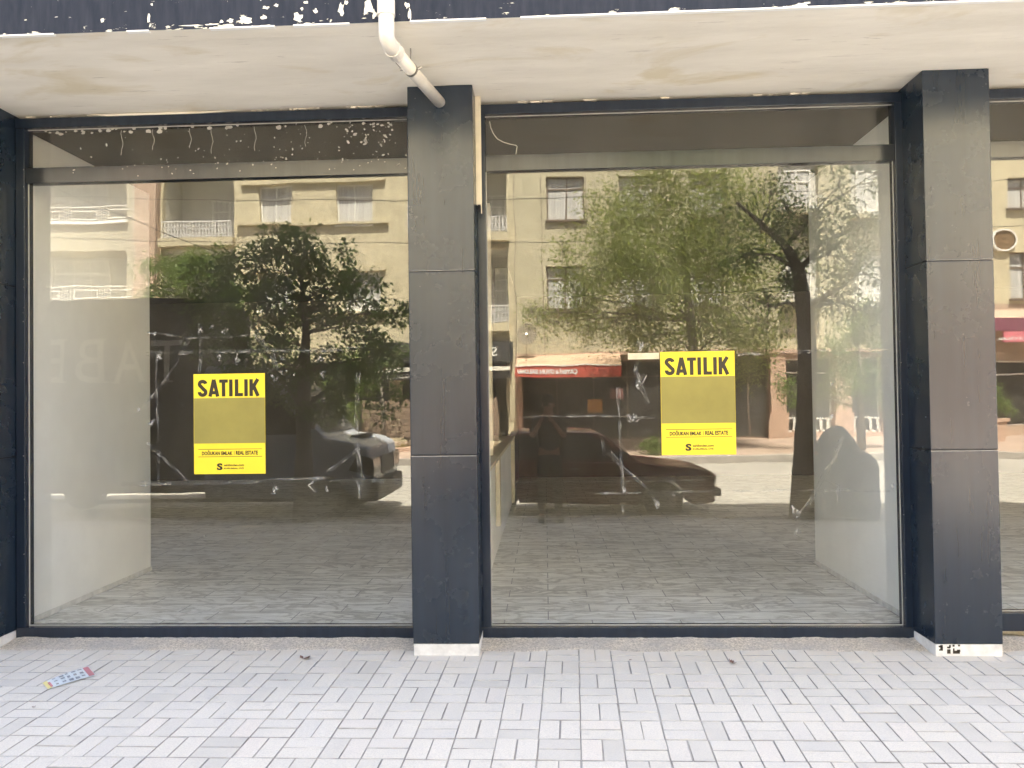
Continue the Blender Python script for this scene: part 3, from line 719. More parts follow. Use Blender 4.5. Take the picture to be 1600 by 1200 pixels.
MT['shopglass'] = plain('dark_shop_glass', (.045,.042,.038), .08, .3, 2, bmp=0, spec=.7)
MT['wframe'] = plain('pale_window_frame', (.78,.76,.70), .5, .08, 5)
MT['bframe'] = plain('brown_window_frame', (.16,.12,.09), .5, .1, 5)
def far_window(par, x0, x1, z0, z1, y, fm, cols=2, rowf=.72, sill=True, pm_='curtain'):
    m_ = MB(); t = .05; D = .06
    m_.box(x0, x1, y, y+D, z0, z0+t); m_.box(x0, x1, y, y+D, z1-t, z1); m_.box(x0, x0+t, y, y+D, z0+t, z1-t); m_.box(x1-t, x1, y, y+D, z0+t, z1-t)
    for k in range(1, cols):
        x = x0+(x1-x0)*k/cols; m_.box(x-t/2, x+t/2, y, y+D, z0+t, z1-t)
    zz = z0+(z1-z0)*rowf
    if rowf: 
        ws = [x0+t]+[x0+(x1-x0)*k/cols for k in range(1, cols)]+[x1-t]
        for k in range(len(ws)-1): m_.box(ws[k]+(t/2 if k else 0), ws[k+1]-(t/2 if k < len(ws)-2 else 0), y+.002, y+D-.002, zz-t/2, zz+t/2)
    if sill: m_.box(x0-.06, x1+.06, y-.02, y+.30, z0-.07, z0-.002)
    w_ = m_.build('window', fm, par)
    g = MB(); g.box(x0+.01, x1-.01, y+.012, y+.03, z0+.01, z1-.01); g.build('pane', MT[pm_], w_)
    return w_
def balcony_rail(par, x0, x1, z0, h, y, ornate=True):
    m_ = MB(); m_.box(x0, x1, y-.02, y+.02, z0+h-.03, z0+h); m_.box(x0, x1, y-.015, y+.015, z0+.04, z0+.06)
    n = int((x1-x0)/.11)
    for k in range(n+1):
        x = x0+(x1-x0)*k/n; m_.box(x-.008, x+.008, y-.008, y+.008, z0, z0+h-.03)
        if ornate and k < n:
            xc = x+(x1-x0)/n/2
            for cz in (z0+.2, z0+.45):
                pts = [(xc+.05*math.cos(a), y, cz+.10*math.sin(a)) for a in [2*math.pi*i/10 for i in range(11)]]
                m_.tube(pts, .009, 4, cap=False)
    m_.build('balcony_railing', MT['white'], par)
HT = 13.5; DP = -30
def shell(par, x0, x1, mat):     # sides, back and roof
    m_ = MB()
    m_.face([(x0, FYF-.3, 0), (x0, FYF-.3, HT), (x0, DP, HT), (x0, DP, 0)]); m_.face([(x1, FYF-.3, HT), (x1, FYF-.3, 0), (x1, DP, 0), (x1, DP, HT)])
    m_.face([(x0, FYF-.3, HT), (x1, FYF-.3, HT), (x1, DP, HT), (x0, DP, HT)]); m_.face([(x0, DP, 0), (x0, DP, HT), (x1, DP, HT), (x1, DP, 0)])
    m_.build('rear_walls', mat, par)
def roomback(par, x0, x1, z0, z1, y, mat, name='recess_back'):
    m_ = MB(); m_.face([(x1, y, z0), (x0, y, z0), (x0, y, z1), (x1, y, z1)]); return m_.build(name, mat, par)

MT['A'] = mat_wall('pale_yellow_render', (.42,.385,.29)); MT['B'] = mat_wall('textured_beige_render', (.54,.48,.33), var=.2, sc=5)
MT['Cc'] = mat_wall('cream_render', (.50,.455,.32)); MT['D'] = mat_wall('weathered_cream_render', (.60,.53,.36), var=.15)
MT['pink'] = mat_wall('pinkish_pilaster_render', (.48,.36,.27)); MT['rec'] = mat_wall('grey_recess_render', (.58,.56,.50), streak=False)
MT['pinkpil'] = mat_wall('pink_stone_pillar', (.50,.35,.26), streak=False)

# ---- building A (far left, loggias)
bA = thing('apartment_building', 'pale yellow apartment block with long loggia balconies, mirrored at far left', 'building', (-20, FYF, 0), 'apartment blocks across the street')
xA0, xA1 = -32, F2(212, 400)[0]
zt = [F2(140, y_)[1] for y_ in (388, 345, 283)]; stp = 3.12
# lower loggia: sill z at py 468.., head at 395
zl0, zl1 = F2(140, 470)[1], F2(140, 393)[1]; zu0, zu1 = F2(140, 346)[1], F2(140, 346)[1]+2.1
opsA = []
for k in range(0, 5):
    a = xA1-.12-5.2*k-5.0; b_ = xA1-.35-5.2*k
    opsA += [(a, b_, zl0, zl1), (a, b_, zu0, zu1), (a, b_, zu0+stp, min(zu1+stp, HT-.4))]
m_ = MB(); wall_open(m_, xA0, xA1, 3.2, HT, FYF, opsA, 1.2); m_.build('wall', MT['A'], bA); shell(bA, xA0, xA1, MT['A'])
for o in opsA:
    roomback(bA, o[0], o[1], o[2], o[3], FYF-1.195, MT['rec'])
    if o[0] > -22:
        xx = o[0]; wz0 = o[2]+.15; wz1 = min(o[3]-.1, o[2]+1.75)
        far_window(bA, o[1]-4.1, o[1]-3.45, wz0, wz1, FYF-1.19, MT['wframe'], 1, .78, False)
        far_window(bA, o[1]-3.4, o[1]-1.3, wz0+.1, wz1, FYF-1.19, MT['wframe'], 3, .66, False)
    mm = MB(); mm.box(o[0]-.05, o[1]+.05, FYF+.0, FYF+.12, o[2]-.09, o[2]+.0); mm.build('slab_edge', MT['white'], bA)
    mm = MB(); z = o[2]
    mm.box(o[0], o[1], FYF-.02, FYF+.02, z+.5, z+.53)
    x = o[0]+.1
    while x < o[1]-.2:
        mm.box(x, x+.9, FYF-.012, FYF+.012, z+.08, z+.11); mm.box(x, x+.9, FYF-.012, FYF+.012, z+.36, z+.39); mm.box(x, x+.03, FYF-.012, FYF+.012, z+.11, z+.36); mm.box(x+.87, x+.9, FYF-.012, FYF+.012, z+.11, z+.36)
        for q in range(4): mm.box(x+.97+q*.09, x+.985+q*.09, FYF-.01, FYF+.01, z, z+.5)
        x += 1.35
    mm.build('balcony_railing', MT['wframe'], bA)
gA = MB(); wall_open(gA, xA0, xA1, 0, 3.2, FYF+.05, [(xA1-4.6-6*k, xA1-.4-6*k, .1, 2.7) for k in range(4)], .5); gA.build('ground_floor_wall', MT['A'], bA)
for k in range(4): roomback(bA, xA1-4.6-6*k, xA1-.4-6*k, .06, 2.7, FYF-.4, MT['shopglass'], 'shop_window')
px_, _ = F2(212, 300); m_ = MB(); m_.tube([(px_, FYF+.10, .1), (px_, FYF+.10, 13)], .06, 10); tag(m_.build('wall_drainpipe', MT['white'], smooth=True), 'white drainpipe down the joint between yellow block and pink pilaster', 'pipe', 'drainpipes across the street')

# ---- building B
bB = thing('apartment_building', 'beige roughcast apartment block with ornate white balcony rail, mirrored left of the pillar', 'building', (-8, FYF, 0), 'apartment blocks across the street')
xB0, xB1 = xA1, F2(803, 400)[0]
xp = F2(250, 300)[0]
ops = []
def R2(px0, px1, pyt, pyb, Y=21.3):
    x0, z1 = F2(px0, pyt, Y); x1, z0 = F2(px1, pyb, Y); return (x0, x1, z0, z1)
log1 = R2(253, 366, 255, 372); log2 = (log1[0], log1[1], log1[2]-stp, log1[3]-stp); lr = R2(752, 792, 250, 365); lr2 = (lr[0], lr[1], lr[2]-stp, lr[3]-stp)
lr = (lr[0]-1.2, lr[1], lr[2], lr[3]); lr2 = (lr2[0]-1.2, lr2[1], lr2[2], lr2[3])
win = []
wA = R2(404, 457, 290, 349); wB = R2(524, 582, 288, 350)
wC = (wA[0], wA[1], wA[2]-stp, wA[3]-stp); wD = R2(540, 596, 424, 484)
top = [(q[0], q[1], q[2]+stp, min(q[3]+stp, HT-.3)) for q in (wA, wB)]
logu = (log1[0], log1[1], log1[2]+stp, HT-.4)
win = [wA, wB, wC, wD]+top
opsB = [log1, log2, logu, lr, lr2]+win
m_ = MB(); wall_open(m_, xB0, xB1, 3.2, HT, FYF, opsB, 1.3 if 0 else .22); m_.build('wall', MT['B'], bB); shell(bB, xB0, xB1, MT['B'])
for q in win: far_window(bB, q[0], q[1], q[2], q[3], FYF-.21, MT['wframe'], 2, .7, True)
for q in (log1, log2, logu, lr, lr2):
    mm = MB(); x0, x1, z0, z1 = q; y0, y1 = FYF-.22, FYF-1.5
    mm.face([(x0, y0, z0), (x0, y1, z0), (x0, y1, z1), (x0, y0, z1)]); mm.face([(x1, y1, z0), (x1, y0, z0), (x1, y0, z1), (x1, y1, z1)])
    mm.face([(x0, y0, z0), (x1, y0, z0), (x1, y1, z0), (x0, y1, z0)]); mm.face([(x0, y1, z1), (x1, y1, z1), (x1, y0, z1), (x0, y0, z1)])
    mm.build('loggia', MT['rec'], bB); roomback(bB, x0, x1, z0, z1, y1, MT['rec'])
    far_window(bB, x0+(x1-x0)*.45, x1-.1, z0+.3, z0+1.75, y1+.01, MT['wframe'], 2, .7, False)
    mm = MB(); mm.box(x0-.02, x1+.05, FYF-.0, FYF+.30, z0-.30, z0-.01); mm.build('balcony_slab', MT['B'], bB)
    balcony_rail(bB, x0+.1, x1, z0, .55, FYF+.25)
# hoods (projecting header) and ledges of the bay
for (dz) in (0, -stp, stp):
    l = R2(372, 606, 350, 356); mm = MB(); z = l[3]+dz
    if dz == -stp: z = F2(500, 488)[1]
    mm.box(l[0], l[1], FYF, FYF+.16, z-.10, z-.01); mm.build('ledge', MT['B'], bB)
    mm = MB(); mm.box(l[0]+.1, l[1]-.05, FYF, FYF+.12, wA[3]+dz+.02 if dz != -stp else wD[3]+.02, (wA[3]+dz if dz != -stp else wD[3])+.14); mm.build('hood', MT['B'], bB)
mm = MB(); mm.box(xB0+.02, xp, FYF, FYF+.22, 0, HT); mm.build('pilaster', MT['pink'], bB)
px_, _ = F2(640, 300); m_ = MB(); m_.tube([(px_, FYF+.08, 3), (px_, FYF+.08, 13)], .05, 10); tag(m_.build('wall_drainpipe', MT['white'], smooth=True), 'white drainpipe on the beige block beside the middle pillar', 'pipe', 'drainpipes across the street')
px_, _ = F2(248, 300); m_ = MB(); m_.tube([(px_, FYF+.30, 3), (px_, FYF+.30, 13)], .035, 8); tag(m_.build('wall_drainpipe', MT['pink'], smooth=True), 'thin pinkish pipe on the edge of the pink pilaster', 'pipe', 'drainpipes across the street')
# ground floor of B with shop band
MT['darksign'] = plain('dark_sign_board', (.035,.035,.036), .5, .2, 3)
MT['salmon'] = plain('lit_shop_strip', (.75,.72,.62), .5, .05, 3)
zb = F2(620, 534)[1]; zc = F2(620, 566)[1]
gB = MB(); wall_open(gB, xB0, xB1, 0, 3.2, FYF+.02, [(xp+.3, xp+4.2, .1, 2.9), (xp+4.6, xp+8.2, .1, 2.9), (xp+8.6, xB1-.3, .1, 2.9)], .6); gB.build('ground_floor_wall', MT['B'], bB)
roomback(bB, xp+.3, xB1-.3, .06, 2.9, FYF-.5, MT['shopglass'], 'shop_window')
# corner shop band sign
x0, x1 = F2(565, 540, 20.9)[0], F2(800, 540, 20.9)[0]
sb = thing('shop_sign', 'dark shop band sign ending in a pale letter under the beige block', 'sign', ((x0+x1)/2, -20.9, 2.9))
m_ = MB(); m_.box(x0, x1, -21.25, -20.9, F2(620, 566, 20.9)[1], F2(620, 536, 20.9)[1]); m_.build('board', MT['darksign'], sb)
MT['palelet'] = plain('pale_letters', (.62,.61,.56), .5, .05, 3)
a, b_ = F2(636, 556, 20.9), F2(650, 542, 20.9); text_fit('lettering', 'B', a[0], b_[0], a[1], b_[1], -20.89, MT['palelet'], sb, 1, .02)
a, b_ = F2(768, 556, 20.9), F2(777, 542, 20.9); text_fit('lettering', 'S', a[0], b_[0], a[1], b_[1], -20.89, MT['palelet'], sb, 1, .02)
sb = thing('shop_sign', 'white topped dark shop sign lettered KOZMETİK beside the wooden fence', 'sign', ((x0+x1)/2, -20.7, 2.4))
m_ = MB(); x0 = F2(587, 580, 20.6)[0]; x1 = F2(797, 580, 20.6)[0]
m_.box(x0, x1, -21.2, -20.6, F2(620, 581, 20.6)[1], F2(620, 574, 20.6)[1]); m_.build('canopy', MT['salmon'], sb)
m_ = MB(); m_.box(x0, x1, -21.1, -20.7, F2(620, 594, 20.6)[1], F2(620, 582, 20.6)[1]); m_.build('board', MT['darksign'], sb)
a, b_ = F2(597, 592, 20.68), F2(646, 583, 20.68); text_fit('lettering', 'KOZMETİK', a[0], b_[0], a[1], b_[1], -20.69, MT['palelet'], sb, 1, .02)

# wooden slat fence with planting
MT['wood'] = plain('brown_fence_boards', (.21,.155,.11), .75, .25, 3, stretch=(1,1,6))
x0, z1 = F2(566, 626, 19.3); x1, z0 = F2(652, 686, 19.3); x1 += 2.6
fn = thing('board_fence', 'brown horizontal board fence on the far pavement below the KOZMETİK sign', 'fence', ((x0+x1)/2, -19.3, -.02))
m_ = MB(); n = 6
for k in range(n): m_.box(x0, x1, -19.34, -19.30, z0+(z1-z0)*k/n+.012, z0+(z1-z0)*(k+1)/n-.008)
m_.build('boards', MT['wood'], fn)
for k in range(4): 
    m_ = MB(); x = x0+(x1-x0)*k/3; m_.box(x-.04, x+.04, -19.42, -19.345, -.05, z1+.05); m_.build('post', MT['wood'], fn)
m_ = MB(); m_.box(x0-.3, x1+.5, -18.8, -18.2, -.08, .06); tag(m_.build('planting_edge', MT['pinkpil']), 'low pink stone planter edge in front of the board fence', 'planter')
MT['straw'] = mat_leaf('dry_grass', (.20,.17,.06)); gm = MB(); r6 = random.Random(9)
for k in range(500):
    x = r6.uniform(x0-.3, x1+.3); y = r6.uniform(-18.9, -18.3); h = r6.uniform(.08, .28); d = r6.uniform(-.1, .1)
    gm.face([(x-.008, y, .05), (x+.008, y, .05), (x+d, y+d, .05+h)])
tag(gm.build('dry_grass', MT['straw']), 'dry straw coloured grass on the low planter edge', 'grass', kind='stuff')

# ---- building C
bC = thing('apartment_building', 'cream apartment block with grooved render over the red awning, mirrored in the right bay', 'building', (4, FYF, 0), 'apartment blocks across the street')
xC0, xC1 = xB1, F2(1392, 300)[0]+1.6
w1 = R2(855, 913, 277, 342); w2 = R2(855, 912, 416, 482)
xo = [0, R2(965, 1023, 277, 342)[0]-w1[0], R2(1075, 1133, 277, 342)[0]-w1[0]]
winC = []
for dx in xo:
    for q in (w1, w2, (w1[0], w1[1], w1[2]+stp, w1[3]+stp)): winC.append((q[0]+dx, q[1]+dx, q[2], q[3]))
rc = R2(1215, 1278, 250, 331); rd_ = R2(1328, 1385, 250, 338); rcs = [rc, rd_, (rc[0], rc[1], rc[2]-stp, rc[3]-stp), (rd_[0], rd_[1]+.4, rd_[2]-stp, rd_[3]-stp), (rc[0], rc[1], rc[2]+stp, rc[3]+stp)]
m_ = MB(); wall_open(m_, xC0, xC1, 3.0, HT, FYF, winC+rcs, .2); m_.build('wall', MT['Cc'], bC); shell(bC, xC0, xC1, MT['Cc'])
for q in winC: far_window(bC, q[0], q[1], q[2], q[3], FYF-.19, MT['bframe'], 2, .72, True)
for q in rcs:
    roomback(bC, q[0], q[1], q[2], q[3], FYF-.198, MT['rec']); far_window(bC, q[0]+.25, q[1]-.2, q[2]+.25, q[3]-.35, FYF-.19, MT['wframe'], 2, .7, False)
    mm = MB(); mm.box(q[0]-.05, q[1]+.05, FYF, FYF+.5, q[2]-.12, q[2]-.01); mm.build('balcony_slab', MT['Cc'], bC); balcony_rail(bC, q[0], q[1], q[2], .45, FYF+.45, False)
m_ = MB()
for px in (803, 847, 915, 1025, 1135):
    x = F2(px, 300)[0]; m_.box(x-.012, x+.012, FYF-.01, FYF+.004, 3.2, HT)
for pz in (311, 371, 300-30, 420, 515): 
    z = F2(850, pz)[1]; m_.box(F2(915, pz)[0]+.02, F2(1025, pz)[0]-.02, FYF-.01, FYF+.003, z-.008, z+.008)
m_.build('render_grooves', MT['bframe'], bC)
zc = F2(1000, 550)[1]; m_ = MB(); m_.box(xC0, xC1, FYF, FYF+.18, zc-.12, zc+.0); m_.build('cornice', MT['pinkpil'], bC)
# ground floor C
gops = []; piers = [F2(a, 620)[0] for a in (800, 1040, 1085, 1203, 1305, 1383)]
opsG = [(F2(815, 620)[0], F2(1040, 620)[0], .06, zc-.3), (F2(1085, 620)[0], F2(1203, 620)[0], .06, zc-.3), (F2(1227, 620)[0], F2(1303, 620)[0], F2(1260, 676)[1], zc-.3), (F2(1320, 620)[0], F2(1380, 620)[0], F2(1350, 676)[1], zc-.3)]
m_ = MB(); wall_open(m_, xC0, xC1, 0, 3.0, FYF+.02, opsG, .35); m_.build('ground_floor_wall', MT['pinkpil'], bC)
for i, q in enumerate(opsG):
    far_window(bC, q[0], q[1], q[2]+.01, q[3], FYF-.32, MT['wframe'] if i > 1 else MT['bframe'], 2 if i > 1 else 4, .8, False, 'shopglass')
    if i > 1:
        z0_, z1_ = F2(1260, 673)[1], F2(1260, 655)[1]; mm = MB(); mm.box(q[0], q[1], FYF-.22, FYF-.18, z1_, z1_+.06)
        n = int((q[1]-q[0])/.22)
        for k in range(n): x = q[0]+(q[1]-q[0])*(k+.25)/n; mm.box(x, x+.1, FYF-.22, FYF-.18, z0_, z1_-.002)
        mm.build('baluster_panel', MT['palelet'], bC)
for px in (1204, 1306):
    a, b_ = F2(px-2, 620)[0], F2(px+22, 620)[0]; mm = MB(); mm.box(a, b_, FYF+.022, FYF+.12, .05, zc-.121); mm.box(a-.06, b_+.06, FYF+.022, FYF+.18, .05, .95); mm.build('pier', MT['pinkpil'], bC)
# satellite dish
c = V(824, 522, 20.7); sd2 = thing('satellite_dish', 'round beige satellite dish on the cream block above the red awning', 'satellite dish', tuple(c))
m_ = MB(); R_ = .36
for i in range(5):
    for k in range(24):
        a0, a1 = 2*math.pi*k/24, 2*math.pi*(k+1)/24; r0_, r1_ = R_*i/5, R_*(i+1)/5
        f_ = lambda r_, a_: (c.x+r_*math.cos(a_), c.y+.35*r_*r_, c.z+r_*math.sin(a_))
        m_.face([f_(r0_, a0), f_(r1_, a0), f_(r1_, a1), f_(r0_, a1)])
MT['dish'] = plain('dull_dish', (.33,.29,.22), .6, .1, 5); dd = m_.build('dish', MT['dish'], sd2, smooth=True); s__ = dd.modifiers.new('s', 'SOLIDIFY'); s__.thickness = .01
m_ = MB(); m_.tube([(c.x, c.y, c.z), (c.x, FYF, c.z-.1)], .025, 8); m_.build('arm', MT['steel'], sd2)
m_ = MB(); m_.tube([(c.x, c.y+.02, c.z-.34), (c.x, c.y+.4, c.z-.05)], .012, 6); m_.tube([(c.x, c.y+.38, c.z-.06), (c.x, c.y+.44, c.z-.03)], .035, 8); m_.build('feed_horn', MT['steel'], sd2)
# red awning
MT['awn'] = plain('salmon_awning_cloth', (.52,.36,.24), .8, .15, 3); MT['awnred'] = plain('red_valance_cloth', (.44,.075,.05), .8, .15, 3)
aw = thing('awning', 'salmon and red awning lettered ÇAYEVİ & OYUN SALONU over the tea house', 'awning', (2, -20.6, 2.9))
a = V(808, 553, 21.25); b_ = V(968, 551, 21.25); c = V(805, 573, 20.1); d = V(972, 571, 20.1); e = V(972, 588, 20.1)
m_ = MB(); m_.face([a, b_, (d.x, d.y, c.z), c]); m_.face([(a.x, a.y, a.z-.03), (c.x, c.y, c.z-.03), (d.x, d.y, c.z-.03), (b_.x, b_.y, b_.z-.03)]); m_.build('roof_cloth', MT['awn'], aw)
m_ = MB(); m_.box(c.x, d.x, -20.1, -20.08, e.z, c.z); m_.build('valance', MT['awnred'], aw)
m_ = MB(); m_.box(c.x-.02, d.x+.02, -20.12, -20.06, c.z-.01, c.z+.03); m_.build('front_bar', MT['wframe'], aw)
p0, p1 = V(809, 587, 20.06), V(904, 574.5, 20.06); text_fit('lettering', 'ÇAYEVİ & OYUN SALONU', p0.x, p1.x, p0.z, p1.z, -20.065, MT['white'], aw, 1, .06)
for x in (c.x+.1, d.x-.1): m_ = MB(); m_.tube([(x, -20.12, c.z-.03), (x, -21.25, c.z-.35)], .02, 6); m_.build('arm', MT['steel'], aw)
MT['orange'] = plain('orange_notice', (.5,.22,.02), .6, .1, 5); MT['pinkn'] = plain('dull_pink_notice', (.25,.12,.11), .6, .3, 9)
for (p, q, mt, lb) in (((917,645),(941,623), 'orange', 'square orange notice in the tea house window'), ((952,623),(974,607), 'pinkn', 'dull pink notice in the tea house window')):
    a = V(*p, 21.4); b_ = V(*q, 21.4); m_ = MB(); m_.box(a.x, b_.x, -21.42, -21.4, a.z, b_.z); tag(m_.build('notice', MT[mt]), lb, 'notice', 'notices in the tea house window')

# ---- building D
bD = thing('apartment_building', 'weathered cream block with round vent over a purple awning, mirrored at far right', 'building', (18, FYF, 0), 'apartment blocks across the street')
xD0, xD1 = xC1, 34
w1 = R2(1573, 1625, 278, 325); w2 = R2(1577, 1630, 396, 465)
wd = []
for dx in (-6, -3, 0, 3, 6, 9):
    for q in (w1, w2, (w1[0], w1[1], w1[2]+stp, w1[3]+stp)):
        if q[0]+dx > xD0+.3: wd.append((q[0]+dx, q[1]+dx, q[2], q[3]))
zD = F2(1580, 474)[1]
m_ = MB(); wall_open(m_, xD0, xD1, zD, HT, FYF, wd, .2); m_.build('wall', MT['D'], bD); shell(bD, xD0, xD1, MT['D'])
for q in wd: far_window(bD, *q, FYF-.19, MT['bframe'], 2, .7, True)
m_ = MB(); wall_open(m_, xD0, xD1, 0, zD-.0, FYF+.0, [(xD0+.6+4*k, xD0+4.2+4*k, .4, 2.6) for k in range(4)], .3); m_.build('ground_floor_wall', MT['pink'], bD)
for k in range(4): far_window(bD, xD0+.6+4*k, xD0+4.2+4*k, .41, 2.59, FYF-.29, MT['wframe'], 3, .8, False, 'shopglass')
c = V(1570, 375, 21.2); m_ = MB(); MT['vent'] = plain('brown_louvre', (.33,.22,.12), .6, .2, 9)
for k in range(24):
    a0, a1 = 2*math.pi*k/24, 2*math.pi*(k+1)/24
    pp = [(c.x+r_*math.cos(a_), c.z+r_*math.sin(a_)) for r_, a_ in ((.36, a0), (.41, a0), (.41, a1), (.36, a1))]; m_.prism(pp, FYF, FYF+.12)
rv = thing('wall_vent', 'round brown louvred vent on the weathered cream block', 'vent', (c.x, FYF, c.z)); m_.build('rim', MT['wframe'], rv)
m_ = MB()
for k in range(15):
    z = -.33+.047*k; hw_ = math.sqrt(max(.0, .355**2-z*z)); m_.box(c.x-hw_, c.x+hw_, FYF+.02, FYF+.07, c.z+z-.014, c.z+z+.014)
m_.build('louvres', MT['vent'], rv); m_ = MB(); m_.disc_y(c.x, c.z, .355, FYF+.002, FYF+.015); m_.build('backplate', MT['bframe'], rv)
MT['purple'] = plain('plum_awning', (.20,.06,.09), .7, .1, 3); MT['pinks'] = plain('pink_signboard', (.60,.17,.20), .5, .1, 3)
aw = thing('awning', 'plum awning and pink shop sign below the weathered cream block', 'awning', (17, -20.8, 2.6))
a = V(1540, 482, 20.9); b_ = V(1540, 498, 20.3); c = V(1540, 519, 20.3); d = V(1540, 536, 20.3)
m_ = MB(); m_.prism([(0, 0), (0, 0), (0, 0)], 0, 0) if 0 else None
xa, xb = a.x-1.5, a.x+7
m_ = MB(); m_.face([(xa, -21.3, a.z), (xa, -20.3, b_.z), (xb, -20.3, b_.z), (xb, -21.3, a.z)][::-1]); m_.build('roof_cloth', MT['pink'], aw)
m_ = MB(); m_.box(xa, xb, -20.33, -20.30, c.z, b_.z-.002); m_.build('valance', MT['purple'], aw)
m_ = MB(); m_.box(xa+1.7, xb, -20.40, -20.31, d.z, c.z-.01); m_.build('signboard', MT['pinks'], aw)
p0, p1 = V(1560, 533, 20.29), V(1632, 526, 20.29); text_fit('lettering', 'ÖĞRENCİ ÇİÇEK', p0.x, p1.x, p0.z, p1.z, -20.305, MT['white'], aw, 1, .02)
pl = thing('planter', 'square pink stone planter with leafy shrub beside the plum awning shop', 'planter', (15.6, -19.5, 0)); a = V(1553, 706, 19.4); b_ = V(1573, 658, 19.4)
m_ = MB(); m_.box(a.x-.3, b_.x, -20.1, -19.4, -.05, b_.z); m_.box(a.x-.34, b_.x+.05, -20.14, -19.36, b_.z+.001, b_.z+.12); m_.build('pot', MT['pinkpil'], pl, bevel=.01)

# overhead cables
MT['cable'] = MT['black']
for (p, q, lb) in (((60,282,12),(560,470,16), 'thin black cable slanting down across the yellow block'), ((-100,300,17),(1700,272,19.5), 'upper thin black cable running along the far facades'), ((-100,365,18),(1700,345,19.5), 'lower thin black cable running along the far facades'), ((1200,330,14),(1420,230,14), 'thin black cable slanting up behind the right tree')):
    a = V(*p); b_ = V(*q); m_ = MB(); pts = []
    for k in range(17):
        u = k/16; c = a.lerp(b_, u); c.z -= .5*4*u*(1-u)*(.3 if (a-b_).length < 12 else 1); pts.append(c)
    m_.tube(pts, .011, 5); tag(m_.build('overhead_cable', MT['black']), lb, 'cable', 'cables over the street')

# ------------------------------------------------------------------ trees
MT['bark'] = plain('grey_brown_bark', (.17,.145,.115), .9, .35, 12, bmp=.8, bscale=25, bd=.02, stretch=(1,1,.3))
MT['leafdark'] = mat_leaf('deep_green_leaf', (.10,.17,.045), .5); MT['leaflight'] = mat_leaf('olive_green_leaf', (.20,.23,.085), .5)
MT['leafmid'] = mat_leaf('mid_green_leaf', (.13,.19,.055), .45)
def tree(label, base, trunk, clumps, leafs, lmat, seed, sub=9, group='street trees', spread=.55, name='street_tree', trunk_r=None):
    """trunk: list of (point, radius); clumps: (center, rx, ry, rz, n leaves)"""
    rt = random.Random(seed); root = thing(name, label, 'tree' if name.endswith('tree') else 'shrub', tuple(base), group)
    tb = MB(); pts = [Vector(p) for p, _ in trunk]; rs = [r_ for _, r_ in trunk]
    if len(pts) > 1: tb.tube(pts, rs, 10)
    lb = MB()
    for (c, rx, ry, rz, n) in clumps:
        c = Vector(c); att = min(pts, key=lambda p: (p-c).length + max(0, p.z-c.z)*1.5); i = pts.index(att); r0_ = rs[i]*.36
        mid = att.lerp(c, .5)+Vector((rt.uniform(-.1, .1), rt.uniform(-.1, .1), rt.uniform(.0, .15)))*min(1, (c-att).length)
        tb.tube([att, att.lerp(mid, .5), mid, mid.lerp(c, .6), c], [r0_, r0_*.8, r0_*.55, r0_*.4, r0_*.22], 6)
        for s_ in range(sub):
            while True:
                o = Vector((rt.uniform(-1, 1), rt.uniform(-1, 1), rt.uniform(-1, 1)))
                if o.length <= 1: break
            o = Vector((o.x*rx, o.y*ry, o.z*rz)); sc_ = c+o
            tb.tube([c, c+o*.5+Vector((0, 0, .04)), sc_, sc_+o*.25], [r0_*.22, r0_*.15, r0_*.10, .002], 4, cap=False)
            m0 = min(rx, ry, rz)*spread
            for k in range(int(n/sub)):
                p = sc_+Vector((rt.gauss(0, m0*.5), rt.gauss(0, m0*.5), rt.gauss(0, m0*.5)))
                L = leafs*rt.uniform(.6, 1.35); W_ = L*rt.uniform(.38, .55)
                d = Vector((rt.gauss(0, 1), rt.gauss(0, 1), rt.gauss(-.7, .7))).normalized(); e = d.cross(Vector((rt.gauss(0, 1), rt.gauss(0, 1), rt.gauss(0, 1)))).normalized()
                f_ = d.cross(e)*W_*.22
                lb.v += [tuple(p), tuple(p+d*L*.35+e*W_*.5+f_), tuple(p+d*L), tuple(p+d*L*.35-e*W_*.5+f_)]
                q = len(lb.v); lb.f.append((q-4, q-3, q-2)); lb.f.append((q-4, q-2, q-1)); lb.m += [0, 0]
    tb.build('trunk', MT['bark'], root, smooth=True); lb.build('crown', lmat, root); return root
def VC(px, py, Y, rpx, rpy, n, dy=1.0, jy=0):
    c = V(px, py, Y); s_ = (Y+5.04)/FPX; c.y += jy; return (c, rpx*s_, rpx*s_*dy, rpy*s_, n)
def VP_(lst, Y): return [(V(a, b_, Y), r_) for a, b_, r_ in lst]
# near tree before the truck
Y = 5.55; b0 = V(474, 800, Y); b0.z = -.12
tr_ = [(b0, .17), (b0+Vector((0,0,.4)), .135)] + VP_([(474,700,.115),(474,640,.11),(475,580,.095),(478,520,.06),(473,470,.04),(470,430,.025)], Y)
cl = [VC(*a, Y, *b_) for a, b_ in (((430,362),(30,26,300)),((500,392),(44,36,700)),((455,410),(44,36,700)),((405,450),(50,44,1000)),((520,450),(58,48,1300)),((465,480),(60,44,1300)),((470,540),(72,46,1500)),((560,505),(52,40,1000)),((600,555),(44,34,650)),((628,490),(20,36,200)),((545,590),(55,40,1000)),((400,590),(46,46,1000)),((350,470),(46,46,900)),((365,540),(56,44,1200)),((325,425),(30,34,350)),((440,600),(60,38,1000)),((500,640),(50,26,500)),((380,400),(34,30,400)),((560,440),(34,30,400)),((600,620),(34,26,250)))]
tree('dark shaded street tree standing before the mirrored box truck', b0, tr_, [(c_, a_*1.12, b_, d_*1.12, int(n_*.85)) for c_, a_, b_, d_, n_ in cl], .082, MT['leafdark'], 1, sub=9, spread=.5)
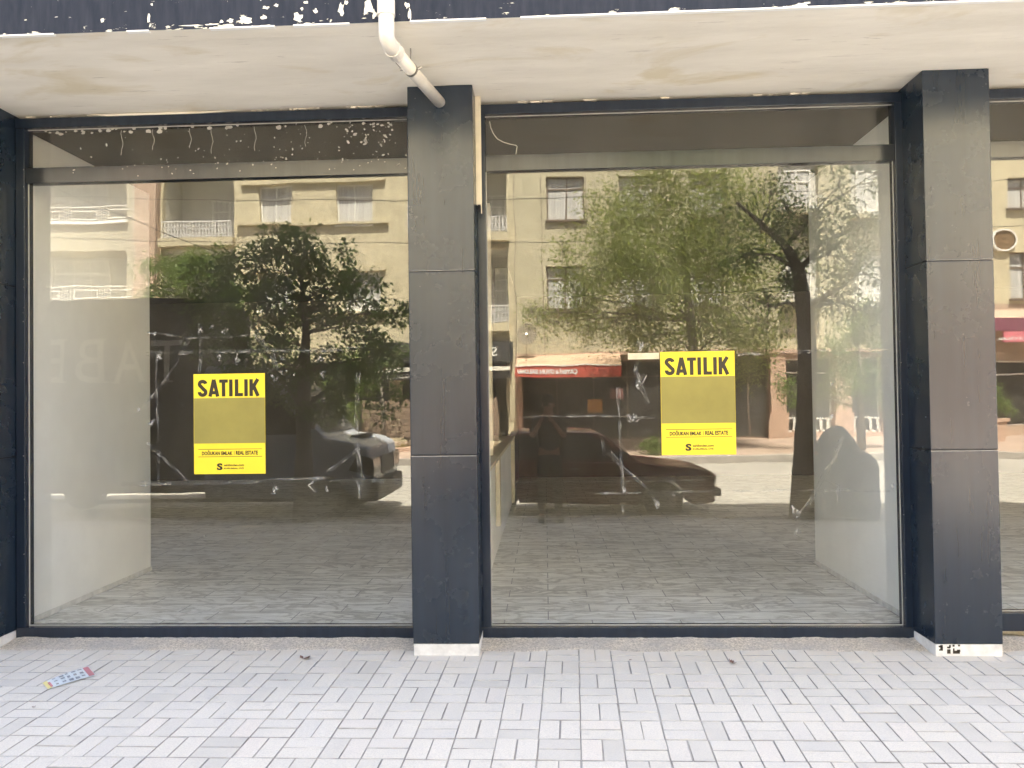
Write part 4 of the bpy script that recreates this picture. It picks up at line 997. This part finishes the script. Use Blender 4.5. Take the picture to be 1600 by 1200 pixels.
# near tree at right
Y = 5.5; b0 = V(1255, 800, Y); b0.z = -.12
tr_ = [(b0, .21), (b0+Vector((0,0,.35)), .165)] + VP_([(1257,720,.15),(1260,640,.14),(1262,560,.13),(1258,480,.12),(1248,420,.09),(1228,385,.06),(1190,350,.04),(1150,315,.02)], Y)
cl = [VC(*a, Y, *b_) for a, b_ in (((1150,330),(45,40,190)),((1205,300),(40,34,200)),((1215,370),(50,40,420)),((1260,340),(40,40,330)),((1310,290),(40,44,240)),((1345,350),(36,44,300)),((1295,400),(45,40,420)),((1340,430),(40,44,380)),((1165,400),(40,34,260)),((1370,270),(25,30,100)),((1230,440),(34,26,240)),((1360,490),(30,36,240)),((1200,480),(36,36,200)),((1310,470),(36,34,240)))]
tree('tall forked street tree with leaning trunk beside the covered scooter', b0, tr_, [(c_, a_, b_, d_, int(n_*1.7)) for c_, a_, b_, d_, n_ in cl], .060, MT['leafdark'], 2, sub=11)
# far sunlit trees
Y = 17.3; b0 = V(1095, 690, Y); b0.z = -.08
tr_ = [(b0, .2), (b0+Vector((0,0,.5)), .17)] + VP_([(1092,620,.16),(1085,560,.15),(1078,500,.13),(1070,430,.10),(1068,360,.06)], Y)
cl = []
r7 = random.Random(21)
for (px, py, a, b_, n) in ((1010,300,60,45,2600),(1090,290,60,45,2400),(960,360,60,50,2400),(1050,370,75,55,3400),(1140,350,60,55,2400),(930,430,60,45,2200),(1010,450,75,50,3200),(1100,440,75,50,3200),(1180,420,50,50,1600),(960,500,70,38,2300),(1050,520,75,34,2300),(1140,510,60,38,2200),(900,460,40,36,1000),(860,500,45,24,420),(835,490,30,20,160),(1200,500,45,45,1200),(1200,360,34,44,800),(1190,300,34,40,700),(985,400,50,40,1500),(1085,400,50,40,1500),(880,400,30,30,300),(1030,255,50,30,1200),(1180,560,36,36,600)):
    cl.append(VC(px, py, Y, a, b_, n, 1.0, r7.uniform(-.8, .8)))
tree('big sunlit olive green street tree on the far pavement in the right bay', b0, tr_, [(c_, a_, b_, d_, int(n_*1.25)) for c_, a_, b_, d_, n_ in cl], .10, MT['leaflight'], 3, sub=20, spread=.75)
b0 = V(1345, 700, Y); b0.z = -.08; tr_ = [(b0, .12)] + VP_([(1345,640,.09),(1342,590,.07),(1340,540,.05)], Y)
cl = [VC(*a, Y, *b_) for a, b_ in (((1330,530),(45,36,1100)),((1365,560),(36,36,900)),((1320,590),(40,34,900)),((1370,610),(30,30,600)),((1300,560),(24,30,350)),((1240,600),(26,40,500)),((1350,490),(30,26,500)))]
tree('small sunlit street tree behind the covered scooter on the far pavement', b0, tr_, cl, .10, MT['leafmid'], 4, sub=12)
b0 = V(290, 700, Y); b0.z = -.08; tr_ = [(b0, .16)] + VP_([(290,620,.13),(288,560,.11),(285,480,.08)], Y)
cl = [VC(*a, Y, *b_) for a, b_ in (((262,425),(40,30,1500)),((312,435),(44,38,1600)),((345,420),(30,34,900)),((240,462),(26,18,350)),((300,410),(26,22,450)),((360,470),(45,36,1100)),((290,500),(60,40,1600)),((400,500),(60,50,1800)),((430,560),(50,50,1500)))]
tree('sunlit street tree behind the box truck on the far pavement', b0, tr_, cl, .10, MT['leafmid'], 5, sub=12)
b0 = V(600, 690, 18.0); b0.z = -.05; tr_ = [(b0, .1)] + VP_([(598,640,.07),(596,600,.05)], 18.0)
cl = [VC(*a, 18.0, *b_) for a, b_ in (((570,555),(44,26,1000)),((545,600),(44,34,1100)),((575,600),(20,24,300)),((530,645),(36,34,800)),((620,552),(30,10,260)))]
tree('bushy sunlit tree by the board fence on the far pavement', b0, tr_, cl, .09, MT['leafmid'], 6, sub=12)
b0 = V(1018, 712, 16.9); b0.z = -.1
tree('small green shrub at the far kerb beside the right sale poster', b0, [(b0, .03), (b0+Vector((0,0,.3)), .02)], [VC(1018, 694, 16.9, 16, 16, 700)], .07, MT['leafmid'], 7, group='shrubs across the street', name='kerb_shrub')
b0 = V(1562, 650, 19.7); tree('leafy shrub growing in the pink stone planter', b0, [(b0, .03), (b0+Vector((0,0,.4)), .02)], [VC(1560, 625, 19.7, 22, 26, 900)], .09, MT['leafmid'], 8, group='shrubs across the street', name='planter_shrub')

# ------------------------------------------------------------------ vehicles
MT['carred'] = plain('dark_maroon_car_paint', (.11,.013,.016), .22, .1, 2, bmp=0, spec=.6)
MT['carglass'] = plain('dark_car_glass', (.02,.022,.024), .05, .1, 2, bmp=0, spec=.7)
MT['chrome'] = plain('dull_chrome', (.5,.5,.5), .2, .1, 5, metal=1, bmp=0)
MT['lamp'] = plain('headlamp_glass', (.6,.6,.58), .12, .1, 20)
MT['truckgrey'] = plain('pale_grey_cab_paint', (.42,.45,.50), .25, .06, 2, bmp=0)
MT['boxgreen'] = plain('dark_box_body', (.030,.033,.030), .5, .15, 2)
MT['amber'] = plain('amber_lens', (.6,.16,.01), .2, .1, 9)
def wheel(par, x, y, z, r_, wdt, side):
    m_ = MB(); m_.disc_y(x, z, r_, y-wdt/2, y+wdt/2, 28); w_ = m_.build('wheel', MT['rubber'], par, bevel=.02)
    m_ = MB(); m_.disc_y(x, z, r_*.62, y+side*wdt/2, y+side*(wdt/2+.012), 24); m_.build('rim', MT['steel'], w_, bevel=.004)
def loft(secs, mats, name, par, bevel=0, smooth=False):
    """secs: list of (y, polygon[(x,z)])"""
    m_ = MB(); n = len(secs[0][1])
    for y, poly in secs: m_.v += [(x, y, z) for x, z in poly]
    for s_ in range(len(secs)-1):
        for k in range(n): q = (k+1) % n; m_.f.append((s_*n+k, s_*n+q, (s_+1)*n+q, (s_+1)*n+k)); m_.m.append(0)
    m_.f.append(tuple(range(n))[::-1]); m_.m.append(0); m_.f.append(tuple((len(secs)-1)*n+k for k in range(n))); m_.m.append(0)
    return m_.build(name, mats, par, bevel=bevel, smooth=smooth)
ZR = -.265
def arch(cx, r_, zb): return [(cx+r_*math.cos(a), ZR+.30+r_*math.sin(a)) for a in [math.pi*(1-k/8) for k in range(9)] if ZR+.30+r_*math.sin(a) >= zb-.01]
# red saloon car, near side y=-6.15
car = thing('parked_car', 'dark maroon saloon car parked at the kerb, mirrored in the right bay', 'car', (.4, -6.95, ZR))
x9 = 2.50; yN, yF = -6.15, -7.73; zbt = ZR+.22
fx_, rx_ = x9-.78, x9-3.25
prof = [(x9-4.30, zbt+.05)] + [(x9-3.62, zbt)] + arch(rx_, .34, zbt) + [(fx_-.36, zbt)] + arch(fx_, .34, zbt) + [(x9-.30, zbt), (x9-.02, zbt+.05), (x9, zbt+.42), (x9-.06, ZR+.74), (x9-.30, ZR+.80), (x9-1.10, ZR+.885), (x9-1.35, ZR+.90), (x9-3.40, ZR+.92), (x9-4.1, ZR+.90), (x9-4.28, ZR+.82), (x9-4.32, zbt+.4)]
def scl(poly, dx, dz): cx = x9-2.15; return [(cx+(x-cx)*dx, ZR+.5+(z-ZR-.5)*dz) for x, z in poly]
loft([(yN, scl(prof, .985, .96)), (yN-.07, prof), (yF+.07, prof), (yF, scl(prof, .985, .96))], MT['carred'], 'body', car, bevel=.02)
def green(inset, zt_, dx=0): return [(x9-3.55+dx, ZR+.90), (x9-3.02+dx*2, ZR+zt_), (x9-1.72-dx*2, ZR+zt_), (x9-1.08-dx, ZR+.88)]
gl_ = [(x9-3.55, ZR+.90), (x9-3.05, ZR+1.30), (x9-2.9, ZR+1.345), (x9-2.2, ZR+1.365), (x9-1.74, ZR+1.33), (x9-1.08, ZR+.885)]
def gh(y, k): return (y, [(x9-2.3+(x-(x9-2.3))*(1-.04*k), z) for x, z in gl_])
# greenhouse with tumblehome: build as custom mesh
m_ = MB(); n = len(gl_)
for sgn, ybase in ((1, yN-.05), (-1, yF+.05)):
    for x, z in gl_:
        t_ = (z-ZR-.9)/.45; m_.v.append((x, ybase-sgn*.17*max(0, t_), z))
m_.f.append(tuple(range(n))); m_.f.append(tuple(range(n, 2*n))[::-1]); m_.m += [0, 0]
for k in range(n): q = (k+1) % n; m_.f.append((q, k, n+k, n+q)); m_.m.append(0)
m_.build('cabin', MT['carred'], car, bevel=.03)
def side_pt(x, z, sgn, off=.006):
    t_ = max(0, (z-ZR-.9)/.45); yb = yN-.05 if sgn > 0 else yF+.05; return (x, yb-sgn*.17*t_+sgn*off, z)
for sgn in (1, -1):
    for poly in ([(x9-3.38, .93), (x9-2.98, 1.29), (x9-2.42, 1.31), (x9-2.42, .93)], [(x9-2.36, .93), (x9-2.36, 1.31), (x9-1.84, 1.295), (x9-1.30, .93)]):
        m_ = MB(); a_ = [side_pt(x, ZR+z, sgn, .030) for x, z in poly]; m_.face(a_ if sgn > 0 else a_[::-1]); m_.face([side_pt(x, ZR+z, sgn, -.01) for x, z in poly][::-1])
        m_.build('side_window', MT['carglass'], car)
for (xa, za, xb, zb_, nm) in ((x9-1.12, .92, x9-1.70, 1.31, 'windscreen'), (x9-3.50, .94, x9-3.08, 1.29, 'rear_window')):
    m_ = MB(); s_ = 1 if nm == 'windscreen' else -1; o_ = .035*s_
    q = [(xa+o_, yN-.14, ZR+za+.015), (xa+o_, yF+.14, ZR+za+.015), (xb+o_, yF+.27, ZR+zb_+.02), (xb+o_, yN-.27, ZR+zb_+.02)]; m_.face(q if s_ < 0 else q[::-1]); m_.build(nm, MT['carglass'], car)
for x in (fx_, rx_):
    for y, sgn in ((yN-.10, 1), (yF+.10, -1)): wheel(car, x, y, ZR+.295, .295, .18, sgn)
m_ = MB(); m_.box(x9-.06, x9+.07, yF+.05, yN-.05, ZR+.36, ZR+.48); m_.build('bumper', MT['black'], car, bevel=.02)
m_ = MB(); m_.box(x9-4.40, x9-4.26, yF+.05, yN-.05, ZR+.36, ZR+.48); m_.build('bumper', MT['black'], car, bevel=.02)
for y in (yN-.24, yF+.24): m_ = MB(); m_.box(x9-.08, x9+.015, y-.14, y+.14, ZR+.54, ZR+.69); m_.build('headlight', MT['lamp'], car, bevel=.01)
m_ = MB(); m_.box(x9-.06, x9+.008, yF+.45, yN-.45, ZR+.54, ZR+.69); m_.build('grille', MT['black'], car)
for x in (x9-2.15, x9-3.1): m_ = MB(); m_.box(x, x+.15, yN-.0, yN+.025, ZR+.79, ZR+.815); m_.build('door_handle', MT['chrome'], car)
m_ = MB(); m_.box(x9-1.45, x9-1.30, yN-.02, yN+.14, ZR+.93, ZR+1.04); m_.build('mirror', MT['black'], car, bevel=.02)
m_ = MB(); m_.box(x9-4.0, x9-.2, yN-.005, yN+.012, ZR+.60, ZR+.63); m_.build('trim_strip', MT['chrome'], car)
# box truck
tk = thing('box_truck', 'small box truck with pale grey cab and dark lettered box, mirrored in the left bay', 'truck', (-5.5, -7.1, ZR))
yN, yF = -6.12, -8.05
bx0 = V(312, 500, 6.12); zt_ = V(190, 468, 6.12).z; x0 = bx0.x
m_ = MB(); m_.box(x0-4.6, x0, yF-.05, yN, ZR+.62, zt_); bxo = m_.build('box', MT['boxgreen'], tk, bevel=.02)
m_ = MB()
for (a, b_, c, d) in ((x0-4.6, x0, ZR+.62, ZR+.70), (x0-4.6, x0, zt_-.07, zt_)): m_.box(a, b_, yN, yN+.012, c, d)
m_.box(x0-.06, x0, yN, yN+.012, ZR+.70, zt_-.07); m_.build('box_edge_trim', MT['darksign'], bxo)
MT['dimlet'] = plain('faded_sign_letters', (.60,.58,.50), .6, .1, 4)
def letter_box(px0, px1, py0, py1): a = V(px0, py1, 6.1); b_ = V(px1, py0, 6.1); return a.x, b_.x, a.z, b_.z
for ch, (a, b_) in (('E', (76,100)), ('B', (113,163)), ('A', (174,226)), ('T', (246,272))):
    L = letter_box(a, b_, 530, 598)
    if ch == 'T': L = letter_box(232, 286, 530, 598)
    text_fit('lettering', ch, L[0]+.02, L[1]-.02, L[2], L[3], yN+.006, MT['dimlet'], tk, 1, 0.0)
    s_ = MB(); h_ = .02; w_ = (L[1]-L[0])
    if ch == 'T': s_.box((L[0]+L[1])/2-.09, (L[0]+L[1])/2+.09, yN+.004, yN+.007, L[2]-.001, L[2]+h_)
    elif ch == 'A': s_.box(L[0]-.03, L[0]+.12, yN+.004, yN+.007, L[2]-.001, L[2]+h_); s_.box(L[1]-.12, L[1]+.03, yN+.004, yN+.007, L[2]-.001, L[2]+h_)
    else: s_.box(L[1]-.05, L[1]+.03, yN+.004, yN+.007, L[2]-.001, L[2]+h_); s_.box(L[1]-.05, L[1]+.03, yN+.004, yN+.007, L[3]-h_, L[3]+.001)
    s_.build('letter_serif', MT['dimlet'], tk)
xf = V(582, 700, 6.12).x; hz = V(512, 682, 6.12).z; xw = V(508, 682, 6.12).x; xt = V(428, 585, 6.12).x; ztp = V(428, 585, 6.12).z
cabp = [(x0+.05, ZR+.40)] + [(xf-1.12, ZR+.40)] + [(xf-.75+.40*math.cos(a), ZR+.34+.40*math.sin(a)) for a in [math.pi*(1-k/8) for k in range(1, 8)]] + [(xf-.28, ZR+.40), (xf-.04, ZR+.40), (xf+.02, ZR+.75), (xf-.04, V(575, 700, 6.12).z), (xf-.22, hz-.09), (xw, hz), (xt, ztp), (xt-.25, ztp+.12), (x0+.10, ztp+.16), (x0+.05, ztp+.05)]
loft([(yN, [(x0+(x-x0)*.985, z*.985+.0) for x, z in cabp]), (yN-.10, cabp), (yF+.10, cabp), (yF, [(x0+(x-x0)*.985, z*.985) for x, z in cabp])], MT['truckgrey'], 'cab', tk, bevel=.03)
# windscreen
dx, dz = xt-xw, ztp-hz; nx, nz = (dz, -dx); L_ = math.hypot(nx, nz); nx, nz = nx/L_*.02, nz/L_*.02
pa = (xw+dx*.06+abs(nx), hz+dz*.06+abs(nz)); pb_ = (xw+dx*.94+abs(nx), hz+dz*.94+abs(nz))
m_ = MB(); m_.face([(pa[0], yF+.16, pa[1]), (pa[0], yN-.16, pa[1]), (pb_[0], yN-.20, pb_[1]), (pb_[0], yF+.20, pb_[1])]); m_.build('windscreen', MT['carglass'], tk)
m_ = MB(); zz = hz+.02
m_.prism([(x0+.35, zz), (xw-.22, zz), (xt-.12, ztp-.06), (x0+.35, ztp-.02)], yN-.02, yN+.006); m_.build('side_window', MT['carglass'], tk)
m_ = MB(); m_.box(xf-.1, xf+.08, yF+.02, yN-.02, ZR+.34, ZR+.62); m_.build('bumper', MT['black'], tk, bevel=.03)
for y in (yN-.22, yF+.22): m_ = MB(); m_.prism([(xf-.36, ZR+.80), (xf+.03, ZR+.72), (xf+.02, ZR+.98), (xf-.20, ZR+1.04)], y-.215, y+.235); m_.build('headlight', MT['carglass'], tk)
m_ = MB(); m_.box(xf-.05, xf+.03, yF+.5, yN-.5, ZR+.70, ZR+.98); m_.build('grille', MT['black'], tk)
m_ = MB(); m_.box(xf-.52, xf-.28, -7.35, -6.85, hz-.06, hz-.01); m_.build('hood_scoop', MT['black'], tk)
m_ = MB(); m_.box(xw-.35, xw-.12, yN+.01, yN+.22, hz+.12, hz+.42); m_.build('mirror', MT['black'], tk, bevel=.03)
for x in (xf-.75, x0-2.9):
    for y, sgn in ((yN-.12, 1), (yF+.12, -1)): wheel(tk, x, y, ZR+.35, .35, .22, sgn)
m_ = MB(); m_.box(x0-4.4, xf-.4, -7.5, -6.7, ZR+.42, ZR+.60); m_.build('chassis', MT['black'], tk)
m_ = MB(); m_.box(x0-4.5, x0-3.4, yN-.04, yN-.005, ZR+.34, ZR+.615); m_.box(x0-2.4, xf-1.15, yN-.04, yN-.005, ZR+.34, ZR+.40); m_.build('added_side_skirt', MT['boxgreen'], tk)  # skirt added to block most of the sunlit road seen under the box
# covered scooter
MT['cover'] = plain('grey_vinyl_cover', (.22,.22,.22), .55, .15, 3, bmp=.6, bscale=5, bd=.04)
sc = thing('covered_scooter', 'motor scooter under a dark grey cover parked beside the forked tree', 'scooter', (4.3, -5.45, -.12))
prof = [V(a, b_, 5.3) for a, b_ in ((1282,790),(1281,720),(1285,690),(1296,672),(1312,664),(1325,668),(1336,684),(1346,700),(1358,706),(1370,716),(1372,740),(1372,792))]
m_ = MB(); nP = len(prof); ys = [(-5.30, .80), (-5.22, .93), (-5.12, 1.0), (-5.02, .93), (-4.96, .80)]
ys = [(-5.64, .80), (-5.56, .94), (-5.42, 1.0), (-5.28, .94), (-5.2, .80)]
cx_ = sum(p.x for p in prof)/nP
for (y, k) in ys:
    for p in prof: m_.v.append((cx_+(p.x-cx_)*(.9+.1*k), y+.02*noise.noise(p*4), .05+(p.z-.05)*k if p.z > .1 else p.z-.15))
for s_ in range(4):
    for k in range(nP-1): m_.f.append((s_*nP+k, s_*nP+k+1, (s_+1)*nP+k+1, (s_+1)*nP+k)); m_.m.append(0)
m_.f.append(tuple(range(nP))[::-1]); m_.f.append(tuple(4*nP+k for k in range(nP))); m_.m += [0, 0]
co = m_.build('cover', MT['cover'], sc, smooth=True, bevel=.03)
for x in (prof[0].x+.12, prof[-1].x-.14):
    m_ = MB(); m_.disc_y(x, .10, .22, -5.47, -5.37, 24); w_ = m_.build('wheel', MT['rubber'], sc, bevel=.02); m_ = MB(); m_.disc_y(x, .10, .12, -5.365, -5.35, 20); m_.build('rim', MT['steel'], w_)
p = V(1276, 700, 5.3); m_ = MB(); m_.tube([(p.x+.15, -5.42, p.z-.05), (p.x-.02, -5.36, p.z+.02)], .018, 8); m_.box(p.x-.07, p.x+.03, -5.38, -5.35, p.z-.02, p.z+.09); m_.build('mirror', MT['black'], sc)
m_ = MB(); m_.box(p.x-.03, p.x+.02, -5.35, -5.31, p.z-.10, p.z-.05); m_.build('indicator', MT['amber'], sc)

# ------------------------------------------------------------------ the photographer
MT['skin'] = plain('warm_skin', (.42,.24,.16), .55, .08, 9, bmp=.05)
MT['shirt'] = plain('dark_shirt_cloth', (.035,.037,.045), .85, .2, 8, bmp=.4, bscale=20, bd=.01); MT['jeans'] = plain('dark_trouser_cloth', (.03,.034,.045), .85, .2, 8, bmp=.4, bscale=20, bd=.01)
MT['hair'] = plain('dark_hair', (.02,.015,.012), .6, .3, 60, bmp=.6); MT['shoe'] = plain('dark_shoe', (.03,.03,.03), .5, .1, 9)
pr_ = thing('person', 'person in dark shirt and trousers holding up a phone, mirrored faintly in the right bay', 'person', (.05, -5.45, gz(-5.45)))
g0 = gz(-5.45); X0, Y0 = .04, -5.42
def skin_mesh(name, verts, edges, radii, mat, par, root=0, sub=2):
    me = bpy.data.meshes.new(name); me.from_pydata([tuple(v) for v in verts], edges, []); me.materials.append(mat)
    o = bpy.data.objects.new(name, me); COL.objects.link(o); o.parent = par; o.matrix_parent_inverse = PI(par)
    sk_ = o.modifiers.new('skin', 'SKIN'); sk_.use_smooth_shade = True; sv = me.skin_vertices[0].data if me.skin_vertices else None
    if sv is None: 
        bpy.context.view_layer.update(); sv = me.skin_vertices[0].data
    for i, r_ in enumerate(radii): sv[i].radius = (r_, r_) if not hasattr(r_, '__len__') else r_
    sv[root].use_root = True
    ss = o.modifiers.new('sub', 'SUBSURF'); ss.levels = sub; ss.render_levels = sub
    return o
def bp(x, y, z): return Vector((X0+x, Y0+y, g0+z))
# skeleton (facing +y), height 1.72
vv = [bp(0,0,.92), bp(0,-.01,1.12), bp(0,-.01,1.32), bp(0,-.01,1.43), bp(0,.0,1.50), bp(0,.02,1.58), bp(0,.03,1.66),
      bp(-.17,-.01,1.38), bp(-.24,.06,1.16), bp(-.11,.27,1.38), bp(.17,-.01,1.38), bp(.22,.06,1.16), bp(.07,.27,1.38),
      bp(-.09,0,.86), bp(-.10,.02,.48), bp(-.11,-.02,.09), bp(-.12,.10,.04), bp(.09,0,.86), bp(.11,.01,.48), bp(.12,-.03,.09), bp(.14,.09,.04)]
ee = [(0,1),(1,2),(2,3),(3,4),(4,5),(5,6),(3,7),(7,8),(8,9),(3,10),(10,11),(11,12),(0,13),(13,14),(14,15),(15,16),(0,17),(17,18),(18,19),(19,20)]
rr_ = [(.14,.10),(.13,.095),(.15,.10),(.09,.07),.052,(.078,.09),(.065,.075),.055,.042,.028,.055,.042,.028,.085,.058,.036,.032,.085,.058,.036,.032]
body = skin_mesh('body', vv, ee, rr_, MT['skin'], pr_)
sh_v = [bp(0,0,.90), bp(0,-.01,1.12), bp(0,-.01,1.32), bp(0,-.01,1.43), bp(-.17,-.01,1.38), bp(-.23,.05,1.20), bp(.17,-.01,1.38), bp(.21,.05,1.20)]
skin_mesh('shirt', sh_v, [(0,1),(1,2),(2,3),(3,4),(4,5),(3,6),(6,7)], [(.165,.12),(.155,.115),(.17,.12),(.10,.08),.072,.064,.072,.064], MT['shirt'], pr_)
tr_v = [bp(0,0,.95), bp(0,0,.88), bp(-.095,0,.80), bp(-.10,.02,.48), bp(-.11,-.02,.12), bp(.095,0,.80), bp(.11,.01,.48), bp(.12,-.03,.12)]
skin_mesh('trousers', tr_v, [(0,1),(1,2),(2,3),(3,4),(1,5),(5,6),(6,7)], [(.15,.11),(.15,.11),.10,.075,.06,.10,.075,.06], MT['jeans'], pr_)
# head details
hc = bp(0,.03,1.635)
m_ = MB()
for i in range(8):
    for k in range(16):
        def hp(i_, k_):
            th = math.pi*.58*i_/8; a_ = 2*math.pi*k_/16; return (hc.x+.088*math.sin(th)*math.cos(a_), hc.y-.02+.105*math.sin(th)*math.sin(a_)*(1 if math.sin(a_) < 0 else .82), hc.z+.02+.098*math.cos(th))
        m_.face([hp(i, k), hp(i+1, k), hp(i+1, k+1), hp(i, k+1)])
m_.build('hair', MT['hair'], pr_, smooth=True)
def ball(cx, cy, cz, rx, ry, rz, name, mat, par, n=12):
    m_ = MB()
    for i in range(n//2):
        for k in range(n):
            f_ = lambda i_, k_: (cx+rx*math.sin(math.pi*i_/(n//2))*math.cos(2*math.pi*k_/n), cy+ry*math.sin(math.pi*i_/(n//2))*math.sin(2*math.pi*k_/n), cz+rz*math.cos(math.pi*i_/(n//2)))
            m_.face([f_(i, k), f_(i+1, k), f_(i+1, k+1), f_(i, k+1)])
    return m_.build(name, mat, par, smooth=True)
for s_ in (-1, 1):
    ball(hc.x+s_*.030, hc.y+.072, hc.z-.02, .011, .008, .007, 'eye', MT['white'], pr_); ball(hc.x+s_*.080, hc.y-.005, hc.z-.035, .010, .020, .030, 'ear', MT['skin'], pr_)
ball(hc.x, hc.y+.088, hc.z-.045, .013, .018, .022, 'nose', MT['skin'], pr_); ball(hc.x, hc.y+.080, hc.z-.078, .024, .008, .007, 'mouth', MT['lred'], pr_)
for s_, x_ in ((-1, -.12), (1, .14)):
    m_ = MB(); c = bp(x_, .05, .0); m_.box(c.x-.045, c.x+.045, c.y-.13, c.y+.15, g0-.0, g0+.075); m_.build('shoe', MT['shoe'], pr_, bevel=.03, seg=3)
# phone held just behind the lens position
ph = MB(); ph.box(-.030, .046, -5.068, -5.058, 1.475, 1.622); tag(ph.build('phone', MT['black'], bevel=.006), 'black phone held upright in both hands of the person', 'phone')
# hands: palm and five finger chains each, closed on the phone edges
for s_, wr, ex in ((-1, vv[9], -.032), (1, vv[12], .048)):
    pal = Vector((ex+s_*.028, -5.085, wr.z+.045)); hv = [wr, (wr+pal)/2, pal]; he = [(0,1),(1,2)]; hr = [.026, (.030,.018), (.036,.016)]
    hands = skin_mesh('hand', hv, he, hr, MT['skin'], pr_, sub=2)
    for k in range(4):
        b_ = pal+Vector((0, .0, .030-.020*k)); t1 = b_+Vector((s_*.004, .030, .004)); t2 = Vector((ex+s_*.012, -5.050+.002*k, b_.z+.006)); t3 = Vector((ex-s_*.004, -5.0475 if 0 else -5.0520, b_.z+.004))
        skin_mesh('finger', [b_, t1, t2, t3], [(0,1),(1,2),(2,3)], [.0095, .0088, .0080, .0068-.0004*k], MT['skin'], pr_, sub=1)
    b_ = pal+Vector((-s_*.010, -.008, -.02)); skin_mesh('thumb', [b_, b_+Vector((-s_*.012, -.004, .028)), b_+Vector((-s_*.030, .008, .046))], [(0,1),(1,2)], [.012, .0105, .0085], MT['skin'], pr_, sub=1)
